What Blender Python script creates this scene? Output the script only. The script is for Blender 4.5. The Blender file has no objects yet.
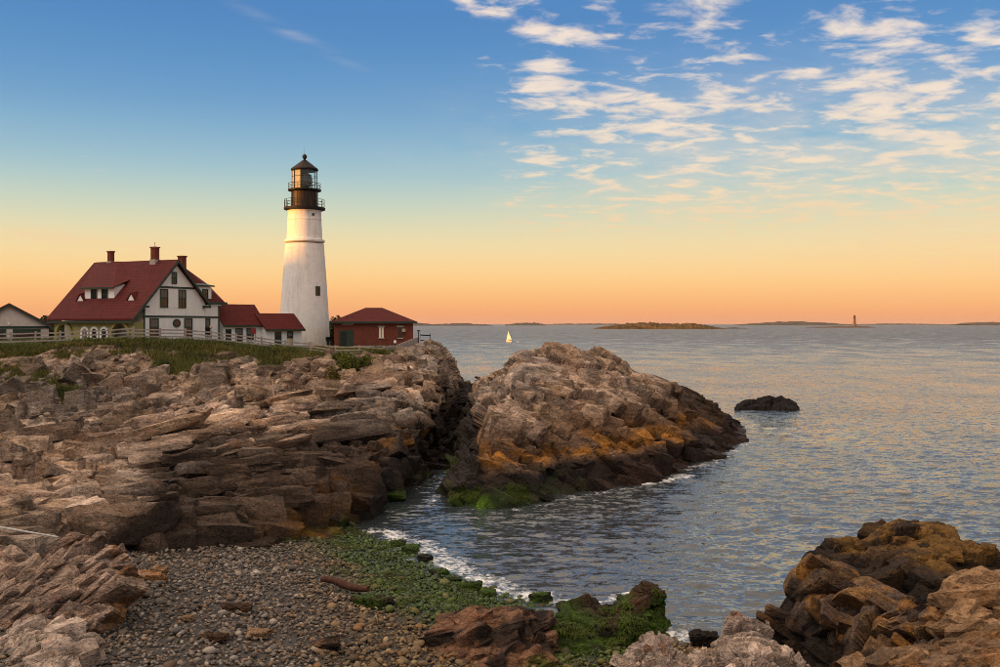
import bpy, bmesh, math, random
import numpy as np
from mathutils import Vector, Matrix
R = math.radians
S = bpy.context.scene
COL = S.collection

# ---------------------------------------------------------------- camera
F = 972.2; CZ = 11.4; HV = 324.0            # focal length in photo pixels, eye height above the water, horizon row
cam = bpy.data.objects.new('camera', bpy.data.cameras.new('camera'))
COL.objects.link(cam); S.camera = cam
cam.location = (0, 0, CZ); cam.rotation_euler = (R(90), 0, 0)
cam.data.lens = 35; cam.data.sensor_width = 36
cam.data.shift_y = -0.0095
cam.data.clip_start = 0.5; cam.data.clip_end = 90000

# ---------------------------------------------------------------- sky, sun, exposure
SUN_DIR = Vector((-0.92, -0.387, 0)).normalized()
SUN_EL = R(3.0)
SUN_ROT = math.atan2(SUN_DIR.x, SUN_DIR.y)
W = bpy.data.worlds.new('World'); S.world = W; W.use_nodes = True
nt = W.node_tree; nt.nodes.clear()
def N(tree, typ, **kw):
    n = tree.nodes.new(typ)
    for k, v in kw.items(): setattr(n, k, v)
    return n
def sock(tree, dst, v):
    if v is None: return
    if isinstance(v, bpy.types.NodeSocket): tree.links.new(v, dst)
    else: dst.default_value = v
def M_(tree, op, a, b=None, c=None, clamp=False):
    n = N(tree, 'ShaderNodeMath', operation=op); n.use_clamp = clamp
    for i, v in enumerate((a, b, c)): sock(tree, n.inputs[i], v)
    return n.outputs[0]
def mixc(tree, fac, a, b, mode='MIX'):
    n = N(tree, 'ShaderNodeMix', data_type='RGBA', blend_type=mode)
    sock(tree, n.inputs['Factor'], fac); sock(tree, n.inputs[6], a); sock(tree, n.inputs[7], b)
    return n.outputs[2]
def ramp(tree, fac, stops, interp='LINEAR'):
    n = N(tree, 'ShaderNodeValToRGB'); cr = n.color_ramp; cr.interpolation = interp
    while len(cr.elements) < len(stops): cr.elements.new(0.5)
    for e, (p, c) in zip(cr.elements, stops):
        e.position = p
        if not hasattr(c, '__len__'): c = (c, c, c)
        e.color = (*c[:3], 1)
    sock(tree, n.inputs[0], fac); return n.outputs[0]
def mapr(tree, v, a, b, c=0.0, d=1.0, smooth=False):
    n = N(tree, 'ShaderNodeMapRange'); n.clamp = True
    if smooth: n.interpolation_type = 'SMOOTHSTEP'
    for i, x in enumerate((v, a, b, c, d)): sock(tree, n.inputs[i], x)
    return n.outputs[0]
def noise(tree, vec, scale, detail=4, rough=0.55, dist=0.0):
    n = N(tree, 'ShaderNodeTexNoise'); sock(tree, n.inputs['Vector'], vec)
    n.inputs['Scale'].default_value = scale; n.inputs['Detail'].default_value = detail
    n.inputs['Roughness'].default_value = rough; n.inputs['Distortion'].default_value = dist
    return n.outputs['Fac']
def srgb(r, g, b):
    f = lambda c: (c/255/12.92) if c/255 <= .04045 else ((c/255+.055)/1.055)**2.4
    return (f(r), f(g), f(b))

tc = N(nt, 'ShaderNodeTexCoord')
sep = N(nt, 'ShaderNodeSeparateXYZ'); nt.links.new(tc.outputs['Generated'], sep.inputs[0])
dx, dy, dz = sep.outputs
el = M_(nt, 'MAXIMUM', dz, 0.0)
# clear-sky gradient by elevation (sin of elevation), the same all round
grad = ramp(nt, el, [
    (0.000, srgb(222, 146, 106)), (0.018, srgb(231, 162, 106)), (0.045, srgb(235, 189, 126)),
    (0.080, srgb(221, 201, 155)), (0.115, srgb(184, 193, 172)), (0.155, srgb(140, 174, 188)),
    (0.215, srgb(88, 138, 182)), (0.30, srgb(56, 112, 172)), (0.50, srgb(62, 104, 158)), (1.0, srgb(66, 98, 144))], 'B_SPLINE')
sky = N(nt, 'ShaderNodeTexSky', sky_type='NISHITA'); sky.sun_disc = False
sky.sun_elevation = SUN_EL; sky.sun_rotation = SUN_ROT; sky.altitude = 10; sky.air_density = 1.2; sky.dust_density = 1.5; sky.ozone_density = 2.0
skys = mixc(nt, 1.0, sky.outputs[0], (0.05, 0.05, 0.05, 1), 'MULTIPLY')
base = mixc(nt, 1.0, grad, skys, 'ADD')
# clouds: patches of broken altocumulus thinning to a warm veil low down
ay = M_(nt, 'MAXIMUM', M_(nt, 'ABSOLUTE', dy), 0.05)
tu = M_(nt, 'DIVIDE', dx, ay); tv = M_(nt, 'DIVIDE', dz, ay)
den = M_(nt, 'ADD', el, 0.10)
cmb = N(nt, 'ShaderNodeCombineXYZ'); sock(nt, cmb.inputs[0], M_(nt, 'DIVIDE', dx, den)); sock(nt, cmb.inputs[1], M_(nt, 'DIVIDE', dy, den))
mp = N(nt, 'ShaderNodeMapping'); mp.inputs['Rotation'].default_value = (0, 0, R(-14)); mp.inputs['Scale'].default_value = (1.0, 1.25, 1); nt.links.new(cmb.outputs[0], mp.inputs[0])
n1 = noise(nt, mp.outputs[0], 6.2, 10, 0.58, 0.30)
n2 = noise(nt, mp.outputs[0], 1.5, 4, 0.55, 0.0)
def blob(u, v, ru, rv, w, slope=0.0):
    ru, rv = ru*1.45, rv*1.55
    a = M_(nt, 'MULTIPLY', M_(nt, 'SUBTRACT', tu, (u-500)/F), F/ru)
    vv = tv if not slope else M_(nt, 'MULTIPLY_ADD', M_(nt, 'SUBTRACT', tu, (u-500)/F), slope, tv)
    b = M_(nt, 'MULTIPLY', M_(nt, 'SUBTRACT', vv, (HV-v)/F), F/rv)
    d = M_(nt, 'ADD', M_(nt, 'MULTIPLY', a, a), M_(nt, 'MULTIPLY', b, b))
    return M_(nt, 'MULTIPLY', M_(nt, 'EXPONENT', M_(nt, 'MULTIPLY', d, -1.0)), w)
blobs = [(548, 78, 34, 20, .34), (492, 4, 36, 12, .34), (540, 26, 20, 9, .30), (486, 55, 16, 7, .26), (500, 97, 9, 6, .34), (570, 38, 22, 9, .22),
         (590, 104, 80, 10, .30, .03), (660, 131, 66, 9, .40, .0), (700, 107, 80, 9, .34, -.03), (570, 130, 44, 8, .28), (556, 166, 46, 13, .26),
         (640, 205, 70, 22, .20), (700, 62, 70, 26, .14), (640, 20, 60, 16, .16), (880, 108, 70, 34, .34), (905, 90, 60, 16, .24), (930, 150, 110, 34, .28),
         (872, 30, 44, 16, .28), (866, 58, 30, 9, .30), (985, 60, 60, 40, .24), (800, 172, 150, 40, .24), (790, 215, 220, 36, .26), (960, 215, 160, 50, .28),
         (1230, 120, 170, 140, .26), (760, 20, 60, 22, .08)]
acc = None
for b in blobs:
    x = blob(*b); acc = x if acc is None else M_(nt, 'MAXIMUM', acc, x)
# unseen broken cloud deck overhead, added to raise the soft light on the ground
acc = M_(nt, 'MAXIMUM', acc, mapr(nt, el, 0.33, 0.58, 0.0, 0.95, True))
dens = M_(nt, 'ADD', M_(nt, 'MULTIPLY_ADD', n1, 1.75, M_(nt, 'MULTIPLY', acc, 1.12)), M_(nt, 'MULTIPLY', n2, 0.35))
# clear on the landward side
clear = M_(nt, 'MULTIPLY', mapr(nt, tu, -.09, .05, .26, 0.0, True), mapr(nt, el, .33, .5, 1.0, 0.0))
dens = M_(nt, 'SUBTRACT', dens, clear)
cl = mapr(nt, dens, 1.12, 1.56, 0, 1, True)
lowfade = mapr(nt, el, 0.05, 0.13, 0.0, 1.0, True)
clf = M_(nt, 'MULTIPLY', M_(nt, 'MULTIPLY', cl, lowfade), mapr(nt, el, .25, .6, .80, .96))
# a thin peach veil joins the low clouds
vb = M_(nt, 'MAXIMUM', blob(860, 165, 190, 50, .62), M_(nt, 'MAXIMUM', blob(980, 215, 200, 46, .62), blob(700, 210, 130, 28, .45)))
vf = M_(nt, 'MULTIPLY', vb, mapr(nt, M_(nt, 'ADD', M_(nt, 'MULTIPLY', n1, .5), M_(nt, 'MULTIPLY', n2, .5)), .34, .62))
clf = M_(nt, 'MAXIMUM', clf, vf)
# faint high streaks on the clear side
cmb2 = N(nt, 'ShaderNodeCombineXYZ'); sock(nt, cmb2.inputs[0], M_(nt, 'MULTIPLY', tu, 9.0)); sock(nt, cmb2.inputs[1], M_(nt, 'MULTIPLY', M_(nt, 'MULTIPLY_ADD', tu, 0.11, tv), 90.0))
n3 = noise(nt, cmb2.outputs[0], 1.0, 5, 0.6)
st = M_(nt, 'MAXIMUM', blob(105, 241, 90, 5, 1.0, 0.09), blob(300, 38, 40, 4, .35, .5))
stf = M_(nt, 'MULTIPLY', M_(nt, 'MULTIPLY', st, mapr(nt, n3, .35, .7)), 0.55)
ccol = ramp(nt, el, [(0.0, srgb(236, 176, 120)), (0.10, srgb(240, 200, 150)), (0.17, srgb(244, 218, 186)), (0.26, srgb(248, 226, 202)), (1.0, srgb(252, 226, 196))])
# cloud bodies carry some grey on their thicker parts
ccol2 = mixc(nt, M_(nt, 'MULTIPLY', mapr(nt, noise(nt, mp.outputs[0], 7.0, 5), .35, .7), 0.28), ccol, (*srgb(196, 186, 190), 1))
full = mixc(nt, M_(nt, 'MAXIMUM', clf, stf), base, ccol2)
# the sky in view is dimmed so the added overhead deck lights more strongly
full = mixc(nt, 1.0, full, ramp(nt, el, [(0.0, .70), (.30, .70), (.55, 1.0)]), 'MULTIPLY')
# the added deck is brightened towards the sunset to make its light directional
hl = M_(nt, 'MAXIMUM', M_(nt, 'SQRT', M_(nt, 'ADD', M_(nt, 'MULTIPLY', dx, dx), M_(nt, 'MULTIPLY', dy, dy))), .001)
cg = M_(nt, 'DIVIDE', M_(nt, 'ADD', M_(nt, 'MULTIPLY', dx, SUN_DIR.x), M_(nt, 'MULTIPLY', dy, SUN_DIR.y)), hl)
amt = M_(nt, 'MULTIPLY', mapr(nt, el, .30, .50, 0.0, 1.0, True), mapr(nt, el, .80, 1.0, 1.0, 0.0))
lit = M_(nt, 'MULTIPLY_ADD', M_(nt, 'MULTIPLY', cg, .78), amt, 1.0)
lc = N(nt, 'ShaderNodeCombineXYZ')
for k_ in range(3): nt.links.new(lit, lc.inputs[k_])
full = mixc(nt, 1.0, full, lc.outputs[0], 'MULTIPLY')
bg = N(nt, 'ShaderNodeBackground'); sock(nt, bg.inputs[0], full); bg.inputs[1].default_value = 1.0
wo = N(nt, 'ShaderNodeOutputWorld'); nt.links.new(bg.outputs[0], wo.inputs[0])

sun = bpy.data.objects.new('sun', bpy.data.lights.new('sun', 'SUN')); COL.objects.link(sun)
sun.data.energy = 4.6; sun.data.color = (1.0, 0.40, 0.055); sun.data.angle = R(0.55)
sv = Vector((SUN_DIR.x*math.cos(SUN_EL), SUN_DIR.y*math.cos(SUN_EL), math.sin(SUN_EL)))
sun.rotation_euler = sv.to_track_quat('Z', 'Y').to_euler()

S.view_settings.view_transform = 'Standard'; S.view_settings.look = 'None'
S.view_settings.exposure = 0.72; S.view_settings.gamma = 1.0; S.view_settings.use_curve_mapping = False
S.render.engine = 'CYCLES'; S.cycles.use_denoising = True; S.cycles.denoising_prefilter = 'NONE'; S.cycles.denoising_input_passes = 'RGB_ALBEDO_NORMAL'; S.cycles.filter_width = 0.9
S.cycles.max_bounces = 6; S.cycles.diffuse_bounces = 3; S.cycles.glossy_bounces = 3; S.cycles.transmission_bounces = 4; S.cycles.transparent_max_bounces = 8
S.cycles.use_adaptive_sampling = True; S.cycles.adaptive_threshold = 0.02; S.cycles.caustics_reflective = False; S.cycles.caustics_refractive = False

# ---------------------------------------------------------------- helpers
def at(u, v, D):                      # the world point a photo pixel shows at distance D ahead
    return np.array([(u-500)/F*D, D, CZ-(v-HV)/F*D])
def atz(u, D, z): return np.array([(u-500)/F*D, D, z])
def onz(u, v, z=0.0):                 # where a sight line meets height z
    D = (CZ-z)*F/(v-HV); return np.array([(u-500)/F*D, D, z])
def tag(o, label=None, cat=None, group=None, kind=None):
    for k, v in (('label', label), ('category', cat), ('group', group), ('kind', kind)):
        if v: o[k] = v
    return o
def empty(name, loc=(0, 0, 0), rz=0, **kw):
    o = bpy.data.objects.new(name, None); COL.objects.link(o); o.location = loc; o.rotation_euler = (0, 0, rz); o.empty_display_size = .3
    return tag(o, **kw)
def link(name, me, mat=None, parent=None, loc=None, **kw):
    o = bpy.data.objects.new(name, me); COL.objects.link(o)
    if mat is not None and not me.materials: me.materials.append(mat)
    if parent: o.parent = parent
    if loc is not None: o.location = loc
    return tag(o, **kw)
def mesh_np(name, V, Fq, smooth=True, attrs=None):
    """V (n,3), Fq (m,3|4) int"""
    me = bpy.data.meshes.new(name); V = np.asarray(V, np.float32); Fq = np.asarray(Fq, np.int32)
    k = Fq.shape[1]
    me.vertices.add(len(V)); me.vertices.foreach_set('co', V.ravel())
    me.loops.add(Fq.size); me.loops.foreach_set('vertex_index', Fq.ravel())
    me.polygons.add(len(Fq)); me.polygons.foreach_set('loop_start', np.arange(0, Fq.size, k, dtype=np.int32)); 
    me.polygons.foreach_set('use_smooth', np.full(len(Fq), smooth))
    for an, a in (attrs or {}).items():
        if a.ndim == 2:
            at_ = me.attributes.new(an, 'FLOAT_COLOR', 'POINT'); c = np.ones((len(V), 4), np.float32); c[:, :3] = a; at_.data.foreach_set('color', c.ravel())
        else:
            at_ = me.attributes.new(an, 'FLOAT', 'POINT'); at_.data.foreach_set('value', a.astype(np.float32).ravel())
    me.update(calc_edges=True); return me
class MB:
    """collects simple solids into one mesh"""
    def __init__(s): s.v = []; s.f = []
    def add(s, vs, fs):
        n = len(s.v); s.v += [tuple(map(float, p)) for p in vs]; s.f += [tuple(i+n for i in f) for f in fs]; return s
    def box(s, x0, x1, y0, y1, z0, z1):
        return s.add([(x0, y0, z0), (x1, y0, z0), (x1, y1, z0), (x0, y1, z0), (x0, y0, z1), (x1, y0, z1), (x1, y1, z1), (x0, y1, z1)],
                     [(3, 2, 1, 0), (4, 5, 6, 7), (0, 1, 5, 4), (1, 2, 6, 5), (2, 3, 7, 6), (3, 0, 4, 7)])
    def prism(s, pts, ax, a0, a1):
        """closed 2-D outline extruded along axis ax ('x','y','z')"""
        n = len(pts)
        def P(p, t): return {'x': (t, p[0], p[1]), 'y': (p[0], t, p[1]), 'z': (p[0], p[1], t)}[ax]
        return s.add([P(p, a0) for p in pts]+[P(p, a1) for p in pts], [tuple(range(n))[::-1], tuple(range(n, 2*n))]+[(i, (i+1) % n, (i+1) % n+n, i+n) for i in range(n)])
    def slab(s, quad, t):
        """a planar polygon thickened by t along its normal"""
        q = [Vector(p) for p in quad]; nn = (q[1]-q[0]).cross(q[2]-q[0]).normalized()*t; n = len(q)
        return s.add(q+[p+nn for p in q], [tuple(range(n))[::-1], tuple(range(n, 2*n))]+[(i, (i+1) % n, (i+1) % n+n, i+n) for i in range(n)])
    def tube(s, p0, p1, r0, r1=None, n=8, caps=True):
        r1 = r0 if r1 is None else r1; p0 = Vector(p0); p1 = Vector(p1); d = (p1-p0).normalized()
        a = d.orthogonal().normalized(); b = d.cross(a)
        vs = [p0+(a*math.cos(t)+b*math.sin(t))*r0 for t in [2*math.pi*i/n for i in range(n)]]+[p1+(a*math.cos(t)+b*math.sin(t))*r1 for t in [2*math.pi*i/n for i in range(n)]]
        fs = [(i, (i+1) % n, (i+1) % n+n, i+n) for i in range(n)]
        if caps: fs += [tuple(range(n))[::-1], tuple(range(n, 2*n))]
        return s.add(vs, fs)
    def lathe(s, prof, n=48, cx=0, cy=0, closed=True):
        vs = []; fs = []
        for r, z in prof:
            for i in range(n):
                t = 2*math.pi*i/n; vs.append((cx+r*math.cos(t), cy+r*math.sin(t), z))
        m = len(prof)
        for j in range(m-1):
            for i in range(n): fs.append((j*n+i, j*n+(i+1) % n, (j+1)*n+(i+1) % n, (j+1)*n+i))
        if closed: fs += [tuple(range(n))[::-1], tuple(range((m-1)*n, m*n))]
        return s.add(vs, fs)
    def build(s, name, mat, parent=None, smooth=False, bevel=0, **kw):
        me = bpy.data.meshes.new(name); me.from_pydata(s.v, [], s.f); me.update()
        bm = bmesh.new(); bm.from_mesh(me); bmesh.ops.recalc_face_normals(bm, faces=bm.faces)
        if bevel: bmesh.ops.bevel(bm, geom=bm.edges[:], offset=bevel, segments=1, affect='EDGES')
        if smooth:
            for f in bm.faces: f.smooth = True
            for e in bm.edges:
                if len(e.link_faces) == 2 and e.calc_face_angle(0) > R(40): e.smooth = False
        bm.to_mesh(me); bm.free()
        return link(name, me, mat, parent, **kw)

# ---- numpy noise
def _h(ix, iy, iz, s):
    h = (ix.astype(np.uint32)*np.uint32(374761393) + iy.astype(np.uint32)*np.uint32(668265263) + iz.astype(np.uint32)*np.uint32(2147483647) + np.uint32(s*1013904223 & 0xffffffff))
    h = (h ^ (h >> np.uint32(13)))*np.uint32(1274126177); h ^= h >> np.uint32(16)
    h = h*np.uint32(2246822519); h ^= h >> np.uint32(13); return h
def _u(h): return (h & np.uint32(0xffffff)).astype(np.float32)/np.float32(16777216.0)
def vnoise(P, s=0):
    i = np.floor(P).astype(np.int64); f = (P-i).astype(np.float32); f = f*f*f*(f*(f*6-15)+10); r = 0
    for a in (0, 1):
        wx = f[:, 0] if a else 1-f[:, 0]
        for b in (0, 1):
            wy = f[:, 1] if b else 1-f[:, 1]
            for c in (0, 1):
                wz = f[:, 2] if c else 1-f[:, 2]
                r = r + wx*wy*wz*_u(_h(i[:, 0]+a, i[:, 1]+b, i[:, 2]+c, s))
    return r*2-1
def fbm(P, oct=4, s=0, gain=.5):
    t = 0; a = 1.0; n = 0
    for k in range(oct): t = t + a*vnoise(P*(2.03**k)+17.3*k, s+k); n += a; a *= gain
    return t/n
def worley(P, s=0):
    """F1, F2, per-cell hashes (n,3), offset from the cell point (n,3); edges squared-off by a Chebyshev-leaning metric"""
    P = P.astype(np.float32); i = np.floor(P).astype(np.int64); n = len(P)
    F1 = np.full(n, 9, np.float32); F2 = F1.copy(); H = np.zeros((n, 3), np.float32); O = np.zeros((n, 3), np.float32)
    for a in (-1, 0, 1):
        for b in (-1, 0, 1):
            for c in (-1, 0, 1):
                j0, j1, j2 = i[:, 0]+a, i[:, 1]+b, i[:, 2]+c
                h = _h(j0, j1, j2, s); x = _u(h); y = _u(h*np.uint32(2654435761)+np.uint32(97)); z = _u(h*np.uint32(2246822519)+np.uint32(31)^(h >> np.uint32(7)))
                ox = P[:, 0]-(j0+.15+.7*x); oy = P[:, 1]-(j1+.15+.7*y); oz = P[:, 2]-(j2+.15+.7*z)
                ax, ay, az = np.abs(ox), np.abs(oy), np.abs(oz)
                d = .62*np.maximum(np.maximum(ax, ay), az)+.38*np.sqrt(ax*ax+ay*ay+az*az)
                m = d < F1
                F2 = np.where(m, F1, np.minimum(F2, d)); F1 = np.where(m, d, F1)
                H[m, 0] = x[m]; H[m, 1] = y[m]; H[m, 2] = z[m]; O[m, 0] = ox[m]; O[m, 1] = oy[m]; O[m, 2] = oz[m]
    return F1, F2, H, O
def rot(ax, ay, az):
    return np.array((Matrix.Rotation(R(az), 3, 'Z') @ Matrix.Rotation(R(ay), 3, 'Y') @ Matrix.Rotation(R(ax), 3, 'X')))
def fracture(P, size, Rm, s, amp, tilt=0.5, crack=0.5, cw=0.07, warp=0.13):
    """signed displacement of jointed rock: blocks set in and out, tilted faces, open joints"""
    Q = (P @ Rm)/np.array(size)
    Q = Q+warp*np.stack([vnoise(Q*1.3+5, s+11), vnoise(Q*1.3+25, s+12), vnoise(Q*1.3+45, s+13)], 1)
    F1, F2, H, O = worley(Q, s)
    d = (H[:, 0]-.5)*2 + tilt*2*((O*(H-.5)).sum(1))
    ck = np.exp(-np.maximum(F2-F1, 0)/cw)
    return amp*(d-crack*ck), H, ck
def grid_faces(nr, nc):
    a = np.arange(nr*nc).reshape(nr, nc)
    return np.stack([a[:-1, :-1].ravel(), a[:-1, 1:].ravel(), a[1:, 1:].ravel(), a[1:, :-1].ravel()], 1)
def grid_normals(P):
    du = np.gradient(P, axis=1); dv = np.gradient(P, axis=0); n = np.cross(du, dv); return n/(np.linalg.norm(n, axis=2, keepdims=True)+1e-9)
def box_blur(A, k):
    for ax in (0, 1):
        pad = [(0, 0)]*A.ndim; pad[ax] = (k, k); B = np.pad(A, pad, mode='edge'); c = np.cumsum(B, axis=ax); c = np.insert(c, 0, 0, axis=ax)
        n = A.shape[ax]; A = (np.take(c, np.arange(2*k+1, 2*k+1+n), axis=ax)-np.take(c, np.arange(0, n), axis=ax))/(2*k+1)
    return A
def interp_rows(pts, n):
    """smooth resample of control points (k,3) to n points (Catmull-Rom, uniform)"""
    pts = np.asarray(pts, float); k = len(pts); t = np.linspace(0, k-1, n); i = np.clip(t.astype(int), 0, k-2); f = (t-i)[:, None]
    p0 = pts[np.maximum(i-1, 0)]; p1 = pts[i]; p2 = pts[i+1]; p3 = pts[np.minimum(i+2, k-1)]
    m1 = (p2-p0)*.35; m2 = (p3-p1)*.35
    return (2*f**3-3*f**2+1)*p1+(f**3-2*f**2+f)*m1+(-2*f**3+3*f**2)*p2+(f**3-f**2)*m2
def sm(x, a, b): t = np.clip((x-a)/(b-a), 0, 1); return t*t*(3-2*t)
def mixn(a, b, f): return a*(1-f[:, None])+np.asarray(b)*f[:, None]
# ---------------------------------------------------------------- materials
def mat(name, rough=0.7, spec=0.4):
    m = bpy.data.materials.new(name); m.use_nodes = True; t = m.node_tree
    b = t.nodes['Principled BSDF']; b.inputs['Roughness'].default_value = rough; b.inputs['Specular IOR Level'].default_value = spec
    return m, t, b
def coords(t, kind='Object', scale=(1, 1, 1), rotz=(0, 0, 0)):
    n = N(t, 'ShaderNodeTexCoord'); m = N(t, 'ShaderNodeMapping'); m.inputs['Scale'].default_value = scale; m.inputs['Rotation'].default_value = rotz
    t.links.new(n.outputs[kind], m.inputs[0]); return m.outputs[0]
def wcoords(t, scale=(1, 1, 1), rot=(0, 0, 0)):
    n = N(t, 'ShaderNodeNewGeometry'); m = N(t, 'ShaderNodeMapping'); m.inputs['Scale'].default_value = scale; m.inputs['Rotation'].default_value = rot
    t.links.new(n.outputs['Position'], m.inputs[0]); return m.outputs[0]
def bump(t, b, h, strength=.5, dist=.02, prev=None):
    n = N(t, 'ShaderNodeBump'); n.inputs['Strength'].default_value = strength; n.inputs['Distance'].default_value = dist
    sock(t, n.inputs['Height'], h)
    if prev is not None: t.links.new(prev, n.inputs['Normal'])
    t.links.new(n.outputs[0], b.inputs['Normal']); return n.outputs[0]
def attr(t, name, out='Color'):
    n = N(t, 'ShaderNodeAttribute'); n.attribute_name = name; return n.outputs[out]
def plain(name, c, rough=.6, var=.18, scale=3.0, spec=.4, bmp=.0, metal=0.0, stretch=(1, 1, 1)):
    m, t, b = mat(name, rough, spec); w = coords(t, 'Object', stretch)
    n = noise(t, w, scale, 6, .65); f = ramp(t, n, [(.3, 1-var), (.7, 1+var*.6)])
    sock(t, b.inputs['Base Color'], mixc(t, 1.0, (*c, 1), f, 'MULTIPLY')); b.inputs['Metallic'].default_value = metal
    n2 = noise(t, w, scale*2.3, 5, .6); sock(t, b.inputs['Roughness'], mapr(t, n2, .3, .7, max(rough-.12, .03), min(rough+.12, 1)))
    if bmp: bump(t, b, n, bmp, .02)
    return m
def rock_mat():
    m, t, b = mat('sea_rock', .85, .35); w = wcoords(t); ws = wcoords(t, (1, 1, 3.2), (R(14), R(-20), R(28)))
    c = attr(t, 'Col'); wet = attr(t, 'wet', 'Fac')
    g = noise(t, w, 6.0, 8, .7); g2 = noise(t, ws, 1.1, 6, .6); g3 = noise(t, w, 26, 4, .7)
    f = ramp(t, g, [(.28, .42), (.5, .98), (.72, 1.55)]); f2 = ramp(t, g2, [(.3, .55), (.7, 1.35)]); f3 = ramp(t, g3, [(.25, .55), (.75, 1.4)])
    cc = mixc(t, 1.0, mixc(t, 1.0, mixc(t, 1.0, c, f, 'MULTIPLY'), f2, 'MULTIPLY'), f3, 'MULTIPLY')
    # pale quartz flecks and rust stain
    q = mapr(t, noise(t, ws, 3.0, 7, .72, .6), .66, .74, 0, .5)
    cc = mixc(t, M_(t, 'MULTIPLY', q, M_(t, 'SUBTRACT', 1.0, wet, None, True)), cc, (.40, .34, .29, 1))
    rs = mapr(t, noise(t, w, .55, 6, .65), .60, .72, 0, .45)
    cc = mixc(t, rs, cc, mixc(t, 1.0, cc, (1.25, .86, .52, 1), 'MULTIPLY'))
    sock(t, b.inputs['Base Color'], cc); sock(t, b.inputs['Roughness'], mapr(t, wet, 0, 1, .88, .62)); b.inputs['Specular IOR Level'].default_value = .22; 
    p = bump(t, b, g, 1.0, .16); v = N(t, 'ShaderNodeTexVoronoi', feature='DISTANCE_TO_EDGE'); t.links.new(ws, v.inputs['Vector']); v.inputs['Scale'].default_value = 1.9; v.inputs['Randomness'].default_value = .9
    p = bump(t, b, mapr(t, v.outputs['Distance'], 0, .06), .7, .06, p); bump(t, b, g3, .5, .03, p)
    return m
ROCK = rock_mat()
def stone_mat():
    m, t, b = mat('beach_stone', .7, .4); w = wcoords(t); c = attr(t, 'Col'); wet = attr(t, 'wet', 'Fac')
    g = noise(t, w, 14, 6, .7); sock(t, b.inputs['Base Color'], mixc(t, 1.0, c, ramp(t, g, [(.25, .6), (.75, 1.3)]), 'MULTIPLY'))
    sock(t, b.inputs['Roughness'], mapr(t, wet, 0, 1, .8, .35)); bump(t, b, g, .4, .02); return m
STONE = stone_mat()
def grass_mat(name, c1, c2):
    m, t, b = mat(name, .8, .2); w = wcoords(t); g = noise(t, w, .35, 5, .6); g2 = noise(t, w, 5, 3, .6)
    cc = ramp(t, M_(t, 'ADD', M_(t, 'MULTIPLY', g, .6), M_(t, 'MULTIPLY', g2, .4)), [(.35, c1), (.62, c2)])
    sock(t, b.inputs['Base Color'], cc); b.inputs['Subsurface Weight'].default_value = 0; return m
GRASS = grass_mat('headland_grass', (.042, .058, .010), (.125, .125, .028))
SHRUB = grass_mat('shrub_leaf', (.045, .062, .010), (.14, .14, .025))
DRY = grass_mat('dry_grass', (.10, .085, .022), (.20, .15, .045))
TREE = grass_mat('tree_leaf', (.018, .030, .008), (.05, .058, .016))
BARK = plain('bark', (.08, .06, .045), .9, .3, 4, .2, .4)
WEED = grass_mat('green_weed', (.030, .022, .006), (.065, .105, .010))

# ---- painted and built surfaces
def clap_mat():      # painted clapboard
    m, t, b = mat('white_clapboard', .55, .4); w = coords(t, 'Object'); wv = N(t, 'ShaderNodeTexWave', wave_type='BANDS', bands_direction='Z', wave_profile='SAW')
    t.links.new(w, wv.inputs['Vector']); wv.inputs['Scale'].default_value = 2.2; wv.inputs['Distortion'].default_value = 0
    g = noise(t, coords(t, 'Object', (1, 1, .35)), 1.6, 6, .65)
    sock(t, b.inputs['Base Color'], mixc(t, 1.0, (.84, .83, .81, 1), ramp(t, g, [(.3, .92), (.65, 1.04)]), 'MULTIPLY')); bump(t, b, wv.outputs['Fac'], .5, .02); return m
WHITE = clap_mat()
TRIMW = plain('white_trim', (.80, .79, .76), .5, .08, 4)
TOWERW = None
def tower_mat():     # limewashed rubble masonry
    m, t, b = mat('white_masonry', .75, .3); w = coords(t, 'Object', (1, 1, 1.7)); g = noise(t, w, 1.2, 6, .65); g2 = noise(t, coords(t, 'Object', (1.6, 1.6, .22)), 1.1, 6, .7)
    v = N(t, 'ShaderNodeTexVoronoi', feature='DISTANCE_TO_EDGE'); t.links.new(w, v.inputs['Vector']); v.inputs['Scale'].default_value = 1.5
    sock(t, b.inputs['Base Color'], mixc(t, 1.0, mixc(t, 1.0, (.80, .775, .74, 1), ramp(t, g, [(.3, .90), (.7, 1.03)]), 'MULTIPLY'), ramp(t, g2, [(.28, .74), (.5, 1.0)]), 'MULTIPLY'))
    p = bump(t, b, mapr(t, v.outputs['Distance'], 0, .16), .20, .05); bump(t, b, g, .3, .08, p); return m
TOWERW = tower_mat()
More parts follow.
